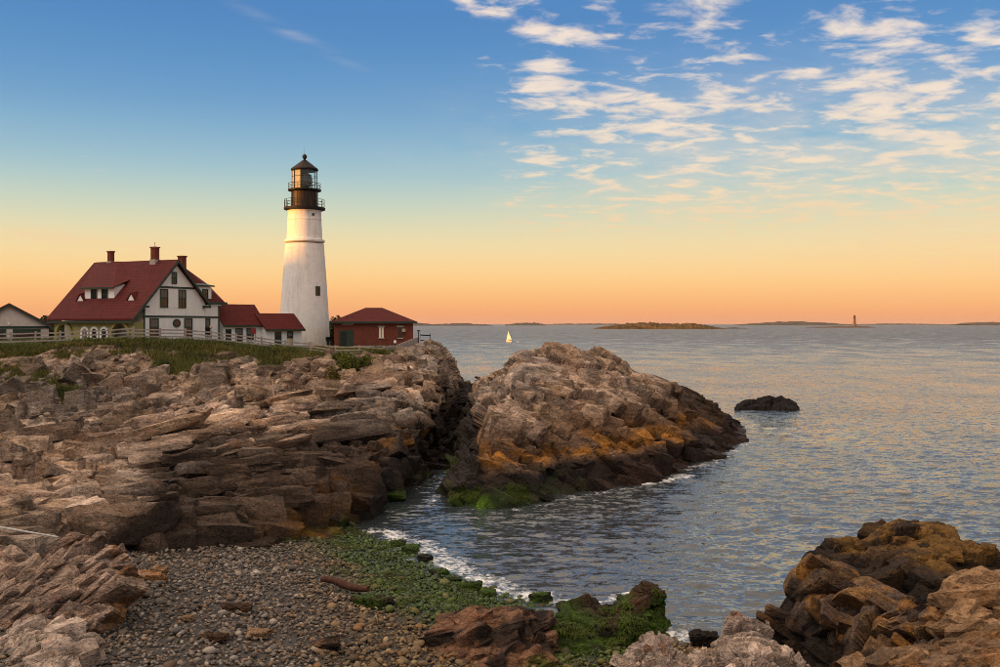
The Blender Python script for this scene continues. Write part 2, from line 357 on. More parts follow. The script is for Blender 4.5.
def roof_mat(name, c, sc=5.0):
    m, t, b = mat(name, .8, .25); w = coords(t, 'Object'); bt = N(t, 'ShaderNodeTexBrick'); 
    t.links.new(coords(t, 'Object', (1, 1, 1)), bt.inputs['Vector']); bt.inputs['Scale'].default_value = sc
    g = noise(t, w, 1.1, 6, .65); g2 = noise(t, w, 9, 3, .6)
    cc = mixc(t, 1.0, mixc(t, 1.0, (*c, 1), ramp(t, g, [(.3, .72), (.7, 1.2)]), 'MULTIPLY'), ramp(t, g2, [(.3, .78), (.7, 1.18)]), 'MULTIPLY')
    wv = N(t, 'ShaderNodeTexWave', wave_type='BANDS', bands_direction='Z', wave_profile='SAW'); t.links.new(w, wv.inputs['Vector']); wv.inputs['Scale'].default_value = .95; wv.inputs['Distortion'].default_value = .6; wv.inputs['Detail Scale'].default_value = 3
    gs = noise(t, coords(t, 'Object', (2.5, 2.5, .25)), 1.4, 6, .7)
    cc = mixc(t, 1.0, mixc(t, 1.0, cc, ramp(t, wv.outputs['Fac'], [(0, .72), (.8, 1.15)]), 'MULTIPLY'), ramp(t, gs, [(.3, .62), (.7, 1.3)]), 'MULTIPLY')
    sock(t, b.inputs['Base Color'], cc); bump(t, b, wv.outputs['Fac'], .5, .04); return m
ROOF = roof_mat('red_shingle', (.090, .009, .008))
DARKROOF = roof_mat('dark_shingle', (.10, .022, .020))
def brick_mat():
    m, t, b = mat('red_brick', .8, .3); w = coords(t, 'Object', (1, 1, 1), (R(90), 0, 0)); bt = N(t, 'ShaderNodeTexBrick'); t.links.new(w, bt.inputs['Vector'])
    bt.inputs['Scale'].default_value = 3.2; bt.inputs['Color1'].default_value = (.19, .040, .020, 1); bt.inputs['Color2'].default_value = (.135, .026, .013, 1); bt.inputs['Mortar'].default_value = (.20, .10, .07, 1); bt.inputs['Mortar Size'].default_value = .012
    g = noise(t, coords(t, 'Object'), 1.4, 6, .65); sock(t, b.inputs['Base Color'], mixc(t, 1.0, bt.outputs['Color'], ramp(t, g, [(.3, .7), (.7, 1.15)]), 'MULTIPLY')); bump(t, b, bt.outputs['Fac'], -.4, .02); return m
BRICK = brick_mat()
GREEN = plain('green_paint', (.018, .040, .026), .5, .2, 5)
OLIVE = plain('olive_paint', (.29, .26, .085), .6, .2, 4)
BLACK = plain('black_metal', (.012, .011, .011), .6, .35, 3, .2)
BROWNBLK = plain('rust_black_metal', (.028, .015, .008), .5, .4, 2.2, .3)
CONC = plain('concrete', (.36, .33, .29), .85, .25, 2.5, .3, .2)
WOOD = plain('grey_wood', (.30, .26, .24), .8, .3, 4, .25, .2)
PALEWOOD = plain('pale_wood', (.42, .33, .24), .8, .3, 4, .25, .2)
LOGW = plain('driftwood', (.075, .030, .018), .8, .4, 3, .25, .4)
SAIL = plain('sail_cloth', (.80, .74, .66), .8, .06, 1)
BOATW = plain('boat_hull', (.72, .68, .62), .4, .08, 1)
CURT = plain('cream_curtain', (.80, .72, .55), .9, .1, 3)
def thin_cloth():
    m = bpy.data.materials.new('lantern_curtain'); m.use_nodes = True; t = m.node_tree; t.nodes.clear(); o = N(t, 'ShaderNodeOutputMaterial'); g = ramp(t, noise(t, coords(t, 'Object'), 3.0, 4), [(.3, (.78, .70, .52)), (.7, (.86, .80, .64))])
    d = N(t, 'ShaderNodeBsdfDiffuse'); tr = N(t, 'ShaderNodeBsdfTranslucent'); sock(t, d.inputs[0], g); sock(t, tr.inputs[0], g); mx = N(t, 'ShaderNodeMixShader'); mx.inputs[0].default_value = .5; t.links.new(d.outputs[0], mx.inputs[1]); t.links.new(tr.outputs[0], mx.inputs[2]); t.links.new(mx.outputs[0], o.inputs[0]); return m
CLOTH = thin_cloth()
INSIDE = plain('dark_interior', (.022, .020, .018), .9, .2, 2)
def glass_mat(name, c, rough):
    m, t, b = mat(name, rough, .5); b.inputs['Base Color'].default_value = (*c, 1); g = noise(t, coords(t, 'Object'), 1.2, 3); bump(t, b, g, .06, .05); return m
GLASS = glass_mat('window_glass', (.015, .016, .016), .07)
def clear_glass():
    m = bpy.data.materials.new('lantern_glass'); m.use_nodes = True; t = m.node_tree; t.nodes.clear(); o = N(t, 'ShaderNodeOutputMaterial')
    tr = N(t, 'ShaderNodeBsdfTransparent'); tr.inputs[0].default_value = (.92, .95, .94, 1); gl = N(t, 'ShaderNodeBsdfGlossy'); gl.inputs['Roughness'].default_value = .04
    lw = N(t, 'ShaderNodeLayerWeight'); lw.inputs[0].default_value = .5; fo = M_(t, 'MULTIPLY_ADD', M_(t, 'POWER', lw.outputs['Facing'], 4.0), .6, .05); mx = N(t, 'ShaderNodeMixShader'); t.links.new(fo, mx.inputs[0]); t.links.new(tr.outputs[0], mx.inputs[1]); t.links.new(gl.outputs[0], mx.inputs[2]); t.links.new(mx.outputs[0], o.inputs[0]); return m
LGLASS = clear_glass()
def far_mat(name, c1, c2, sc):
    m, t, b = mat(name, .95, .1); w = wcoords(t, (1, 1, 4)); g = noise(t, w, sc, 6, .65); sock(t, b.inputs['Base Color'], ramp(t, g, [(.35, c1), (.65, c2)])); return m
FARLAND = far_mat('far_woods', (.035, .038, .03), (.075, .062, .045), .006)
ISLEGRASS = far_mat('island_heath', (.035, .024, .010), (.13, .075, .022), .03)
ISLEROCK = far_mat('island_ledge', (.05, .035, .022), (.16, .10, .06), .06)

# ---- sea
def water_mat():
    m, t, b = mat('sea_water', .06, .5); b.inputs['IOR'].default_value = 1.95
    foam = attr(t, 'foam', 'Fac'); w = wcoords(t); geo = N(t, 'ShaderNodeNewGeometry')
    def slopes(scale, vecscale, rz, amp, detail=3, dist=.2):   # two channels of a noise read as wave slopes
        n = N(t, 'ShaderNodeTexNoise'); t.links.new(wcoords(t, vecscale, (0, 0, R(rz))), n.inputs['Vector']); n.inputs['Scale'].default_value = scale; n.inputs['Detail'].default_value = detail; n.inputs['Roughness'].default_value = .6; n.inputs['Distortion'].default_value = dist
        v1 = N(t, 'ShaderNodeVectorMath', operation='SUBTRACT'); t.links.new(n.outputs['Color'], v1.inputs[0]); v1.inputs[1].default_value = (.5, .5, .5)
        v2 = N(t, 'ShaderNodeVectorMath', operation='MULTIPLY'); t.links.new(v1.outputs[0], v2.inputs[0]); v2.inputs[1].default_value = (amp*.6, amp, 0); return v2.outputs[0]
    def vadd(a_, b_): n = N(t, 'ShaderNodeVectorMath', operation='ADD'); t.links.new(a_, n.inputs[0]); t.links.new(b_, n.inputs[1]); return n.outputs[0]
    sl = vadd(slopes(2.2, (.5, 1.2, 1), 10, 1.35, 3), slopes(.9, (.45, 1.2, 1), -8, .35)); sl = vadd(sl, slopes(6.0, (.55, 1.2, 1), 4, .9, 2))
    # wind-ruffled and slack patches
    pn = noise(t, wcoords(t, (.35, 1.0, 1)), .045, 6, .65, .8); pn2 = noise(t, wcoords(t, (.30, 1.0, 1)), .006, 7, .7, .6); k = mapr(t, M_(t, 'ADD', M_(t, 'MULTIPLY', pn, .5), M_(t, 'MULTIPLY', pn2, .5)), .38, .60, .30, 1.25)
    sc = N(t, 'ShaderNodeVectorMath', operation='SCALE'); t.links.new(sl, sc.inputs[0]); sock(t, sc.inputs['Scale'], k)
    nn = N(t, 'ShaderNodeVectorMath', operation='NORMALIZE'); t.links.new(vadd(geo.outputs['Normal'], sc.outputs[0]), nn.inputs[0]); t.links.new(nn.outputs[0], b.inputs['Normal'])
    # chop too small and far to see singly counts as roughness
    sy = N(t, 'ShaderNodeSeparateXYZ'); t.links.new(geo.outputs['Position'], sy.inputs[0]); far = mapr(t, sy.outputs[1], 120, 800, .13, .50); pf = noise(t, wcoords(t, (.075, .034, 1)), 1.0, 6, .7, .3); far = M_(t, 'MULTIPLY', far, mapr(t, pf, .36, .64, .42, 1.35))
    n = noise(t, w, 3.0, 8, .75, .6); n2 = noise(t, w, .8, 5, .65)
    fm = mapr(t, M_(t, 'ADD', foam, M_(t, 'MULTIPLY', M_(t, 'SUBTRACT', M_(t, 'ADD', M_(t, 'MULTIPLY', n, .65), M_(t, 'MULTIPLY', n2, .35)), .5), 3.0)), .66, 1.0)
    fm = M_(t, 'MULTIPLY', fm, mapr(t, foam, .02, .2))
    sock(t, b.inputs['Base Color'], mixc(t, fm, (.042, .054, .062, 1), (.80, .82, .84, 1)))
    sock(t, b.inputs['Roughness'], mixc(t, fm, far, (.9, .9, .9, 1)))
    return m
WATER = water_mat()

# ---------------------------------------------------------------- setting: headland
def rows(l, z=False): return np.array([(atz(a, b, c) if z else at(a, b, c)) for a, b, c in l])
HB = rows([(-300, 600, 30), (-130, 575, 33.5), (0, 560, 36.5), (60, 549, 40.5), (140, 549, 43), (225, 541, 47), (285, 533, 51), (345, 517, 57), (400, 497, 64), (428, 470, 75), (446, 440, 92), (470, 400, 125)])
HA = HB+np.array([0, -.6, -1.8])
HC = rows([(-300, 560, 31), (-130, 540, 35), (0, 524, 38.5), (60, 520, 42), (140, 519, 44.4), (225, 514, 48.2), (285, 500, 52), (343, 472, 58), (392, 440, 65), (425, 413, 77), (447, 395, 96), (470, 386, 127)])
HD = rows([(-300, 520, 38), (-130, 505, 42), (0, 492, 46), (60, 488, 49), (140, 484, 52), (225, 472, 56), (285, 456, 60), (340, 430, 66), (385, 405, 74), (420, 385, 86), (445, 372, 104), (469, 383, 131)])
HE = rows([(-300, 455, 52), (-130, 445, 58), (0, 440, 62), (60, 436, 64), (140, 430, 66), (225, 420, 70), (288, 410, 74), (340, 396, 80), (383, 382, 87), (415, 369, 96), (441, 358, 110), (464, 369, 132)])
HF = rows([(-300, 405, 76), (-130, 402, 79), (0, 400, 81), (60, 400, 82), (140, 398, 84), (225, 388, 87), (290, 377, 90), (340, 370, 94), (383, 361, 99), (415, 353, 106), (438, 349, 116), (458, 358, 134)])
HG = rows([(-300, 370, 90), (-130, 366, 93), (0, 361, 96), (60, 352, 97), (120, 347, 98), (215, 352, 100), (280, 356, 102), (335, 358, 104), (380, 357, 107), (412, 349, 112), (431, 343, 122), (450, 350, 136)])
HG2 = rows([(-300, 349, 98), (-130, 346, 100), (0, 344, 101), (60, 342, 101.5), (133, 338.5, 102), (217, 341, 104.5), (285, 349.5, 106.5), (330, 353, 108), (375, 354, 111), (406, 346, 118), (425, 343, 128), (440, 347, 138)])
HH = rows([(-300, 124, 9.5), (-130, 124, 9.6), (0, 124, 9.7), (60, 124, 9.7), (133, 124, 9.6), (217, 125, 9.2), (285, 126, 8.6), (330, 127, 8.4), (375, 128, 8.4), (403, 132, 8.4), (420, 138, 7.6), (432, 145, 6.5)], True)
HI = rows([(-300, 165, 9.0), (-130, 165, 9.2), (0, 165, 9.2), (60, 165, 9.2), (133, 165, 9.0), (217, 165, 8.6), (285, 165, 8.2), (330, 165, 8.0), (375, 163, 7.6), (400, 160, 7.0), (412, 158, 6.0), (424, 160, 4.0)], True)
HJ = HI+np.array([0, 14, 0]); HJ[:, 2] = -2.5
HCONT = [HA, HB, HC, HD, HE, HF, HG, HG2, HH, HI, HJ]
NC = 540; SUB = [5, 48, 62, 88, 84, 80, 28, 24, 10, 6]
def build_loft(cont, nc, sub):
    rws = [interp_rows(c, nc) for c in cont]; out = []; par = []
    for k in range(len(rws)-1):
        for j in range(sub[k]):
            f = j/sub[k]; out.append(rws[k]*(1-f)+rws[k+1]*f); par.append(k+f)
    out.append(rws[-1]); par.append(len(rws)-1.0)
    return np.array(out), np.array(par)
P, par = build_loft(HCONT, NC, SUB)
HEADBASE = box_blur(P.copy(), 2)
def head_z(x, y):                     # ground height of the plateau at a place
    m = par > 5.8; A = HEADBASE[m].reshape(-1, 3); d = (A[:, 0]-x)**2+(A[:, 1]-y)**2; i = np.argsort(d)[:4]; w = 1/(d[i]+.01); return float((A[i, 2]*w).sum()/w.sum())

PINK = np.array([.57, .405, .30]); TAN = np.array([.42, .285, .185]); GREY = np.array([.31, .265, .235]); BRN = np.array([.050, .029, .018]); DKB = np.array([.012, .0075, .005]); OCH = np.array([.30, .125, .018]); RUST = np.array([.26, .085, .030]); ALG = np.array([.065, .125, .008]); DALG = np.array([.022, .042, .008])
BEDR = rot(18, -14, 32)               # how the beds dip
def rock_shape(V, nrm, amp, s, R0=BEDR, scale=1.0, strata=1.0, fine=1.0):
    """jointed, bedded displacement; returns new points, per-block random, crack mask"""
    d1, h1, c1 = fracture(V, np.array((5.2, 3.4, 2.0))*scale, R0, s, .85*scale, 1.1, .35, .022)
    d2, h2, c2 = fracture(V, np.array((1.9, 1.15, .62))*scale, R0, s+1, .32*scale, 1.2, .75, .03)
    d3, h3, c3 = fracture(V, np.array((.74, .42, .20))*scale, R0, s+2, .10*scale, 1.2, .8, .05)
    lay = (V @ R0)[:, 2]+.35*scale*fbm(V*.3/scale, 3, s+5); zero = np.zeros(len(V), np.int64)
    def beds(t, q): k = lay/t; i = np.floor(k).astype(np.int64); f = k-i; return (_u(_h(i, zero, zero, q))-.5)*2+.5*(f-.5)
    n = fbm(V*.22/scale, 4, s+7)*.7*scale+fbm(V*2.6/scale, 3, s+8)*.05*scale
    tot = d1+(d2+d3)*fine+n+fine*strata*(.15*scale*beds(.55*scale, s+21)+.05*scale*beds(.17*scale, s+22))
    return V+nrm*(tot*amp)[:, None], np.stack([h1[:, 1], h2[:, 1], h3[:, 1]], 1), np.maximum(c2, c1)
def rock_cols(V, hb, s, warm=1.0):
    g = fbm(V*.12, 4, s); g2 = fbm(V*.5+9, 4, s+3)
    c = np.repeat(PINK[None], len(V), 0)*warm
    c = mixn(c, TAN, sm(hb[:, 0], .25, .75)); c = mixn(c, GREY, sm(hb[:, 1]*.55+g*.7+.2, .35, .85)*.75)
    c = mixn(c, PINK*1.22, sm(hb[:, 1]*.6+hb[:, 2]*.4+g2*.4, .66, .95)*.8)
    c = mixn(c, np.array([.24, .13, .07]), sm(g2+hb[:, 2]*.4, .25, .7)*.6)
    st_ = sm(fbm(V*.9+31, 5, s+9)+.5*fbm(V*.22, 3, s+10), .12, .45); c = mixn(c, np.array([.085, .062, .048]), st_*.7)
    return c*(.72+.50*hb[:, 1:2])*(.84+.32*hb[:, 2:3])
nr = len(par)
nm = grid_normals(box_blur(P, 6)).reshape(-1, 3); nm *= np.sign(nm[:, 2:3]+.25)
V = HEADBASE.reshape(-1, 3); pr = np.repeat(par, NC)
ampr = np.interp(pr, [0, 1, 1.5, 2, 3, 4, 5, 6, 6.6, 7, 8, 10], [.3, .6, .85, .8, .85, 1.0, 1.0, .7, .25, .08, .03, .03])
ampr = ampr*np.interp(V[:, 0]/V[:, 1], [-.14, -.10, -.05, 0], [1, 1.0, 1.0, 1.0])
V2, hb, ck = rock_shape(V, nm, ampr*.8, 3, fine=.45); HEADTOP = V2.copy()
V2 = V2-nm*(.30*np.interp(pr, [1, 1.5, 5.6, 6.1], [.3, 1, 1, 0]))[:, None]
def head_cols(V, hb, pr=None):
    c = rock_cols(V, hb, 21); z = V[:, 2]; wob = fbm(V*.35, 4, 31); lat = V[:, 0]/V[:, 1]*F+500
    # broad pale and lichen-dark tracts, contrast painted up to stand in for directional light
    pale = np.maximum(np.maximum(np.exp(-((lat-262)/80)**2-((z-4.9)/1.3)**2), np.exp(-((lat-60)/85)**2-((z-3.3)/.9)**2)), np.exp(-((lat-405)/42)**2-((z-7.2)/1.7)**2)*.9)
    c = c*(.70+.62*np.clip(pale+.25*fbm(V*.3, 3, 48), 0, 1))[:, None]
    # tide line: bare pale rock above, brown-stained then black weed-covered rock below
    tide = np.interp(lat, [-300, 60, 125, 165, 220, 300, 380, 440, 480], [1.6, 1.9, 2.6, 3.7, 4.0, 4.2, 4.3, 4.0, 4.2])
    wetb = 1-sm(z+wob*.9, tide-.5, tide+.7); c = mixn(c, BRN*(.75+.5*hb[:, 1:2]), wetb*.9)
    blk = 1-sm(z+wob*.7, .35+2.6*sm(lat, 350, 420), 1.25+2.9*sm(lat, 340, 420)); c = mixn(c, DKB, blk*.95)
    c = mixn(c, ALG, sm(fbm(V*.6, 4, 41), .05, .3)*(1-sm(z, .2, 1.0))*.9)
    och = sm(lat, 355, 395)*sm(z+wob, 2.4, 3.0)*(1-sm(z+wob, 3.6, 4.4))*(1-sm(lat, 425, 445))*sm(fbm(V*.8, 3, 43), 0, .3); c = mixn(c, OCH*.7, och*.7)
    rst = sm(lat, 250, 300)*(1-sm(lat, 340, 380))*(1-sm(z+wob, 1.6, 2.4))*sm(fbm(V*.9, 3, 45), -.2, .2); c = mixn(c, OCH*.55, rst*.7)
    gcon = sm(z, 6.5, 8.6)*sm(fbm(V*.5, 3, 47), .1, .4)*.5; c = mixn(c, np.array([.10, .085, .03]), gcon)
    return c, np.maximum(wetb*.6, blk)
c, wet = head_cols(V2, hb); z = V2[:, 2]; lat = V2[:, 0]/V2[:, 1]*F+500
# turf on the top and on a few ledges
turf = sm(pr+.45*fbm(V2*.45, 4, 51)+.25*sm(lat, 110, 160)*(1-sm(lat, 190, 230)), 5.85, 6.15)*(1-.9*sm(lat, 386, 404)*(1-sm(pr, 7.4, 8.0)))
patch = np.exp(-((lat-60)/26)**2-((pr-5.15)/.22)**2)+np.exp(-((lat-15)/40)**2-((pr-5.7)/.25)**2)*.8+np.exp(-((lat-345)/16)**2-((pr-5.5)/.4)**2)+np.exp(-((lat-180)/34)**2-((pr-5.65)/.35)**2)*1.1+np.exp(-((lat-290)/40)**2-((pr-5.85)/.15)**2)*.9
turf = np.maximum(turf, sm(patch+.5*fbm(V2*.8, 4, 53), .45, .7)); turf = np.where(pr > 9.2, 0, turf)
c = mixn(c, np.array([.050, .060, .014]), turf)
headland = link('headland', mesh_np('headland', V2, grid_faces(nr, NC), False, {'Col': c, 'wet': wet*(1-turf)}), ROCK, kind='structure')
HEADV, HEADTURF, HEADPR, HEADLAT, HEADN = np.where((turf > .3)[:, None], V2, HEADTOP), turf, pr, lat, nm
# ---------------------------------------------------------------- rock islet across the channel
IB = rows([(474, 404, 116), (453, 447, 88), (446, 503, 62), (490, 512, 59), (545, 500, 63), (605, 490, 66.7), (668, 478, 72), (702, 462, 80), (744, 440, 95.5), (746, 425, 110)])
IA = IB+np.array([0, -1.0, -2.0])
IC = rows([(475, 396, 118), (460, 432, 90), (462, 482, 64.5), (497, 483, 62.3), (547, 472, 65.6), (607, 466, 69), (657, 459, 74), (692, 447, 82), (730, 434, 96), (736, 422, 111)])
ID = rows([(477, 390, 119), (470, 415, 91), (478, 446, 68), (505, 446, 65.5), (549, 441, 68.5), (608, 436, 72), (650, 433, 77), (686, 426, 85), (715, 419, 98), (722, 413, 112)])
IE = rows([(480, 384, 118), (481, 398, 93), (487, 410, 73), (515, 409, 70.5), (553, 406, 73), (606, 404, 77), (641, 404, 82), (675, 403, 92), (700, 406, 102), (710, 405, 114)])
IF_ = rows([(482, 381, 117), (484, 388, 96), (491, 386, 78), (521, 376, 76), (555, 373, 79), (598, 374, 83), (630, 384, 89), (662, 389, 98), (690, 395, 107), (703, 399, 116)])
IG = rows([(484, 379, 115), (487, 377, 98), (502, 369, 85), (523, 351, 85), (556, 344, 87), (590, 348, 91), (616, 361, 98), (650, 376, 106), (682, 386, 113), (702, 398, 120)])
IH = IG+np.array([0, 8, 0]); IH[:, 2] *= .55
II = IG+np.array([0, 20, 0]); II[:, 2] = -2.2
SURF = {}
def loft_rock(name, cont, nc, sub, amp, s, colf, parent=None, R0=BEDR, scale=1.0, strata=1.0, smooth=False, blur=2, fine=1.0, **kw):
    P, pr = build_loft(cont, nc, sub); B = box_blur(P.copy(), blur); nm = grid_normals(box_blur(P, 5)).reshape(-1, 3)
    cen = B.reshape(-1, 3).mean(0); V = B.reshape(-1, 3); nm *= np.where((nm*(V-cen)).sum(1) < 0, -1, 1)[:, None] if False else np.sign(nm[:, 2:3]+.2)
    prr = np.repeat(pr, nc); am = np.interp(prr, np.arange(len(cont)), amp)
    if name == 'rock_islet': am = am*np.tile(np.interp(np.linspace(0, 1, nc), [0, .8, .9, 1], [1, 1, .35, .3]), len(pr))
    # hold the side seams still so the shell closes
    V2, hb, ck = rock_shape(V, nm, am, s, R0, scale, strata, fine)
    c, wet = colf(V2, hb, prr)
    o = link(name, mesh_np(name, V2, grid_faces(len(pr), nc), smooth, {'Col': c, 'wet': wet}), ROCK, parent, **kw); SURF[o.name] = (V2, nm, prr, colf); return o
def islet_cols(V, hb, pr):
    c = rock_cols(V, hb, 61, .92); z = V[:, 2]; w = fbm(V*.4, 4, 63); lat = V[:, 0]/V[:, 1]*F+500
    c = mixn(c, np.array([.15, .08, .042])*(.75+.5*hb[:, 1:2]), (1-sm(z+w*1.6, 3.4, 5.6))*.85)
    o = sm(z+w*1.1, 1.7, 2.2)*(1-sm(z+w*1.3+.3*hb[:, 0], 2.8, 3.6))*sm(hb[:, 1]+.9*fbm(V*.7, 4, 65), .15, .5)*sm(lat, 462, 490); c = mixn(c, OCH*(.7+.6*hb[:, 1:2]), o*.9)
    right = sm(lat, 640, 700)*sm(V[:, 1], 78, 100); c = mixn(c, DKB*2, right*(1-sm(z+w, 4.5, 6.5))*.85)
    b = 1-sm(z+w*.7-5.0*(1-sm(lat, 462, 486)), 1.4, 2.0); c = mixn(c, DKB*(.7+.7*hb[:, 2:3])+np.array([.012, .002, 0])*sm(lat, 560, 640)[:, None], b*.95)
    g = (1-sm(z, .45, 1.0))*np.exp(-((lat-482)/38)**2)*sm(fbm(V*.5, 4, 67), -.45, -.05); c = mixn(c, ALG*1.5, g)
    g2 = (1-sm(z, .6, 1.5))*sm(fbm(V*.8, 4, 69), .0, .35)*(1-sm(lat, 520, 620)); c = mixn(c, DALG, g2*.8)
    return c, np.maximum(b, .3*(1-sm(z, 1.5, 3.5)))
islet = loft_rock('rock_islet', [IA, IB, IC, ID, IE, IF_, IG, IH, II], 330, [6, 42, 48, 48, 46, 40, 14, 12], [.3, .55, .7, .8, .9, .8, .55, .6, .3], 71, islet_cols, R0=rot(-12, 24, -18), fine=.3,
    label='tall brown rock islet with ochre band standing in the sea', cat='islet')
OFFR = [(734, 410.5, 128), (745, 411, 127.5), (765, 411, 127.5), (785, 411.5, 127), (800, 411, 127.5)]
OFB = rows(OFFR); OFA = OFB+np.array([0, -1, -1.5]); OFG = rows([(735, 405, 134), (745, 399, 135), (766, 395, 135), (785, 397, 135), (799, 407, 134)]); OFI = OFG+np.array([0, 7, 0]); OFI[:, 2] = -1.5
def dark_cols(V, hb, pr): 
    c = np.repeat(DKB[None]*.7, len(V), 0)*(.6+.8*hb[:, 1:2]); return c, np.full(len(V), .1)
loft_rock('sea_rock', [OFA, OFB, OFG, OFI], 60, [3, 14, 8], [.2, .4, .55, .3], 73, dark_cols, scale=.7, label='low dark wet rock alone in the water beyond the islet', cat='rock')

# ---------------------------------------------------------------- beach
bp = [(*onz(345, 522),), (*onz(395, 545),), (*onz(450, 574),), (*onz(520, 602),), (*onz(580, 622),), (*onz(640, 634),), (*onz(700, 644),), (*onz(225, 540, .9),), (*onz(285, 530, .45),), (*onz(140, 549, 1.4),), (*onz(60, 552, 2.0),), (*onz(0, 580, 2.7),),
      (*onz(100, 665, 3.0),), (*onz(250, 665, 2.2),), (*onz(400, 665, 1.3),), (*onz(540, 665, .75),), (*onz(640, 665, .7),), (*onz(250, 600, 1.5),), (*onz(380, 600, .75),), (*onz(450, 625, .65),), (*onz(170, 580, 1.9),), (*onz(60, 640, 2.9),),
      (*onz(100, 800, 4.2),), (*onz(300, 800, 2.8),), (*onz(500, 800, 1.5),), (*onz(700, 800, 1.2),), (*onz(900, 800, 1.2),), (*onz(760, 700, .5),), (*onz(-100, 700, 3.8),),
      (*onz(480, 565, -.7),), (*onz(560, 590, -.8),), (*onz(420, 530, -.6),), (*onz(660, 610, -.9),), (*onz(760, 620, -1.2),), (*onz(380, 510, -.4),), (*onz(600, 540, -2),), (*onz(430, 480, -.5),), (*onz(900, 560, -2.2),), (*onz(1100, 620, -1.5),)]
bp = np.array(bp); A = np.linalg.norm(bp[:, None, :2]-bp[None, :, :2], axis=2); n = len(bp)
MAT = np.zeros((n+3, n+3)); MAT[:n, :n] = A+np.eye(n)*0.0; MAT[:n, n] = 1; MAT[:n, n+1:] = bp[:, :2]; MAT[n, :n] = 1; MAT[n+1:, :n] = bp[:, :2].T
wts = np.linalg.solve(MAT, np.concatenate([bp[:, 2], [0, 0, 0]]))
def beach_z(xy):
    return np.linalg.norm(xy[:, None]-bp[None, :, :2], axis=2) @ wts[:n]+wts[n]+xy @ wts[n+1:]
def green_amt(xy, s=81):              # weed cover: strongest along the water's edge at the middle of the beach
    z = beach_z(xy); P3 = np.concatenate([xy, np.zeros((len(xy), 1))], 1); g = fbm(P3*.55, 4, s); lat = xy[:, 0]/xy[:, 1]*F+500; v = HV+(CZ-z)/xy[:, 1]*F
    edge = 1-sm(z+g*.35, .30, 1.0); right = sm(lat, 330, 430)
    return np.clip(edge*(.35+.65*sm(lat, 290, 380))+.55*right*(1-sm(z+g*.5, .4, 1.3))*sm(g, -.3, .2), 0, 1)*(1-sm(lat, 640, 690)), g, lat, z
gu = np.linspace(-60, 780, 190); gd = np.linspace(19, 66, 150); U, Dm = np.meshgrid(gu, gd); X = (U-500)/F*Dm; xy = np.stack([X.ravel(), Dm.ravel()], 1)
ga, gg, gl, gz = green_amt(xy); V = np.concatenate([xy, gz[:, None]-.05], 1); V[:, 2] += .05*fbm(V*1.2, 3, 83)
c = np.repeat(np.array([[.050, .041, .033]]), len(V), 0); c = mixn(c, DALG, ga*.9); c = mixn(c, np.array([.03, .025, .02]), (1-sm(gz, -.3, .15))*.8)
beach = link('beach', mesh_np('beach', V, grid_faces(150, 190), True, {'Col': c, 'wet': ga*.5+.2}), STONE, kind='structure')

# cobbles: a handful of shapes
def ico(sub):
    bm = bmesh.new(); bmesh.ops.create_icosphere(bm, subdivisions=sub, radius=1); v = np.array([p.co[:] for p in bm.verts]); f = np.array([[q.index for q in p.verts] for p in bm.faces]); bm.free(); return v, f
rng = np.random.default_rng(5)
ICO1 = ico(1); ICO2 = ico(2)
def pebble_shape(base, k):
    v, f = base; r = np.random.default_rng(100+k); w = v*(1+.22*vnoise(v*1.3+k*7.1, k)[:, None]); w = np.sign(w)*np.abs(w)**r.uniform(.75, 1.0); w = w*np.array([1, r.uniform(.65, .95), r.uniform(.42, .7)]); return w, f
SH1 = [pebble_shape(ICO1, k) for k in range(10)]; SH2 = [pebble_shape(ICO2, k) for k in range(10)]
def stone_color(m, lat, ga, g):
    pal = np.array([[.20, .165, .14], [.27, .215, .17], [.36, .30, .25], [.13, .105, .09], [.24, .15, .09], [.42, .37, .32], [.17, .12, .08], [.20, .17, .15]])
    pr_ = np.array([.22, .18, .09, .17, .12, .035, .105, .08]); i = rng.choice(len(pal), m, p=pr_/pr_.sum()); c = pal[i]*rng.uniform(.42, 1.15, (m, 1))
    warmx = sm(lat+60*g, 230, 420)[:, None]; c = c*(1-warmx)+warmx*c*np.array([.95, .78, .48])
    return mixn(c, ALG*rng.uniform(.25, .95, (m, 1)), np.clip(ga*1.5-rng.uniform(0, .42, m), 0, 1)*.94)
def scatter(m, lo, hi):
    u = rng.uniform(lo[0], hi[0], m*3); D = np.sqrt(rng.uniform(lo[1]**2, hi[1]**2, m*3)); xy = np.stack([(u-500)/F*D, D], 1); return xy
M0 = 31000; xy = scatter(M0, (-40, 21), (720, 58)); ga, gg, gl, gz = green_amt(xy)
v_ = HV+(CZ-gz)/xy[:, 1]*F
keep = (gz > -.12)&(v_ < 700)&(gl > -40)&~((gl > 640)&(v_ > 690)); xy, ga, gg, gl, gz = [a[keep][:M0] for a in (xy, ga, gg, gl, gz)]
rad = np.clip(.056*np.exp(rng.normal(0, .38, len(xy))), .03, .24)*(1+.25*sm(gl, 250, 450)); yaw = rng.uniform(0, 6.283, len(xy)); col = stone_color(len(xy), gl, ga, gg)
px = rad/xy[:, 1]
big = np.argsort(-px)[:300]; isbig = np.zeros(len(xy), bool); isbig[big] = True
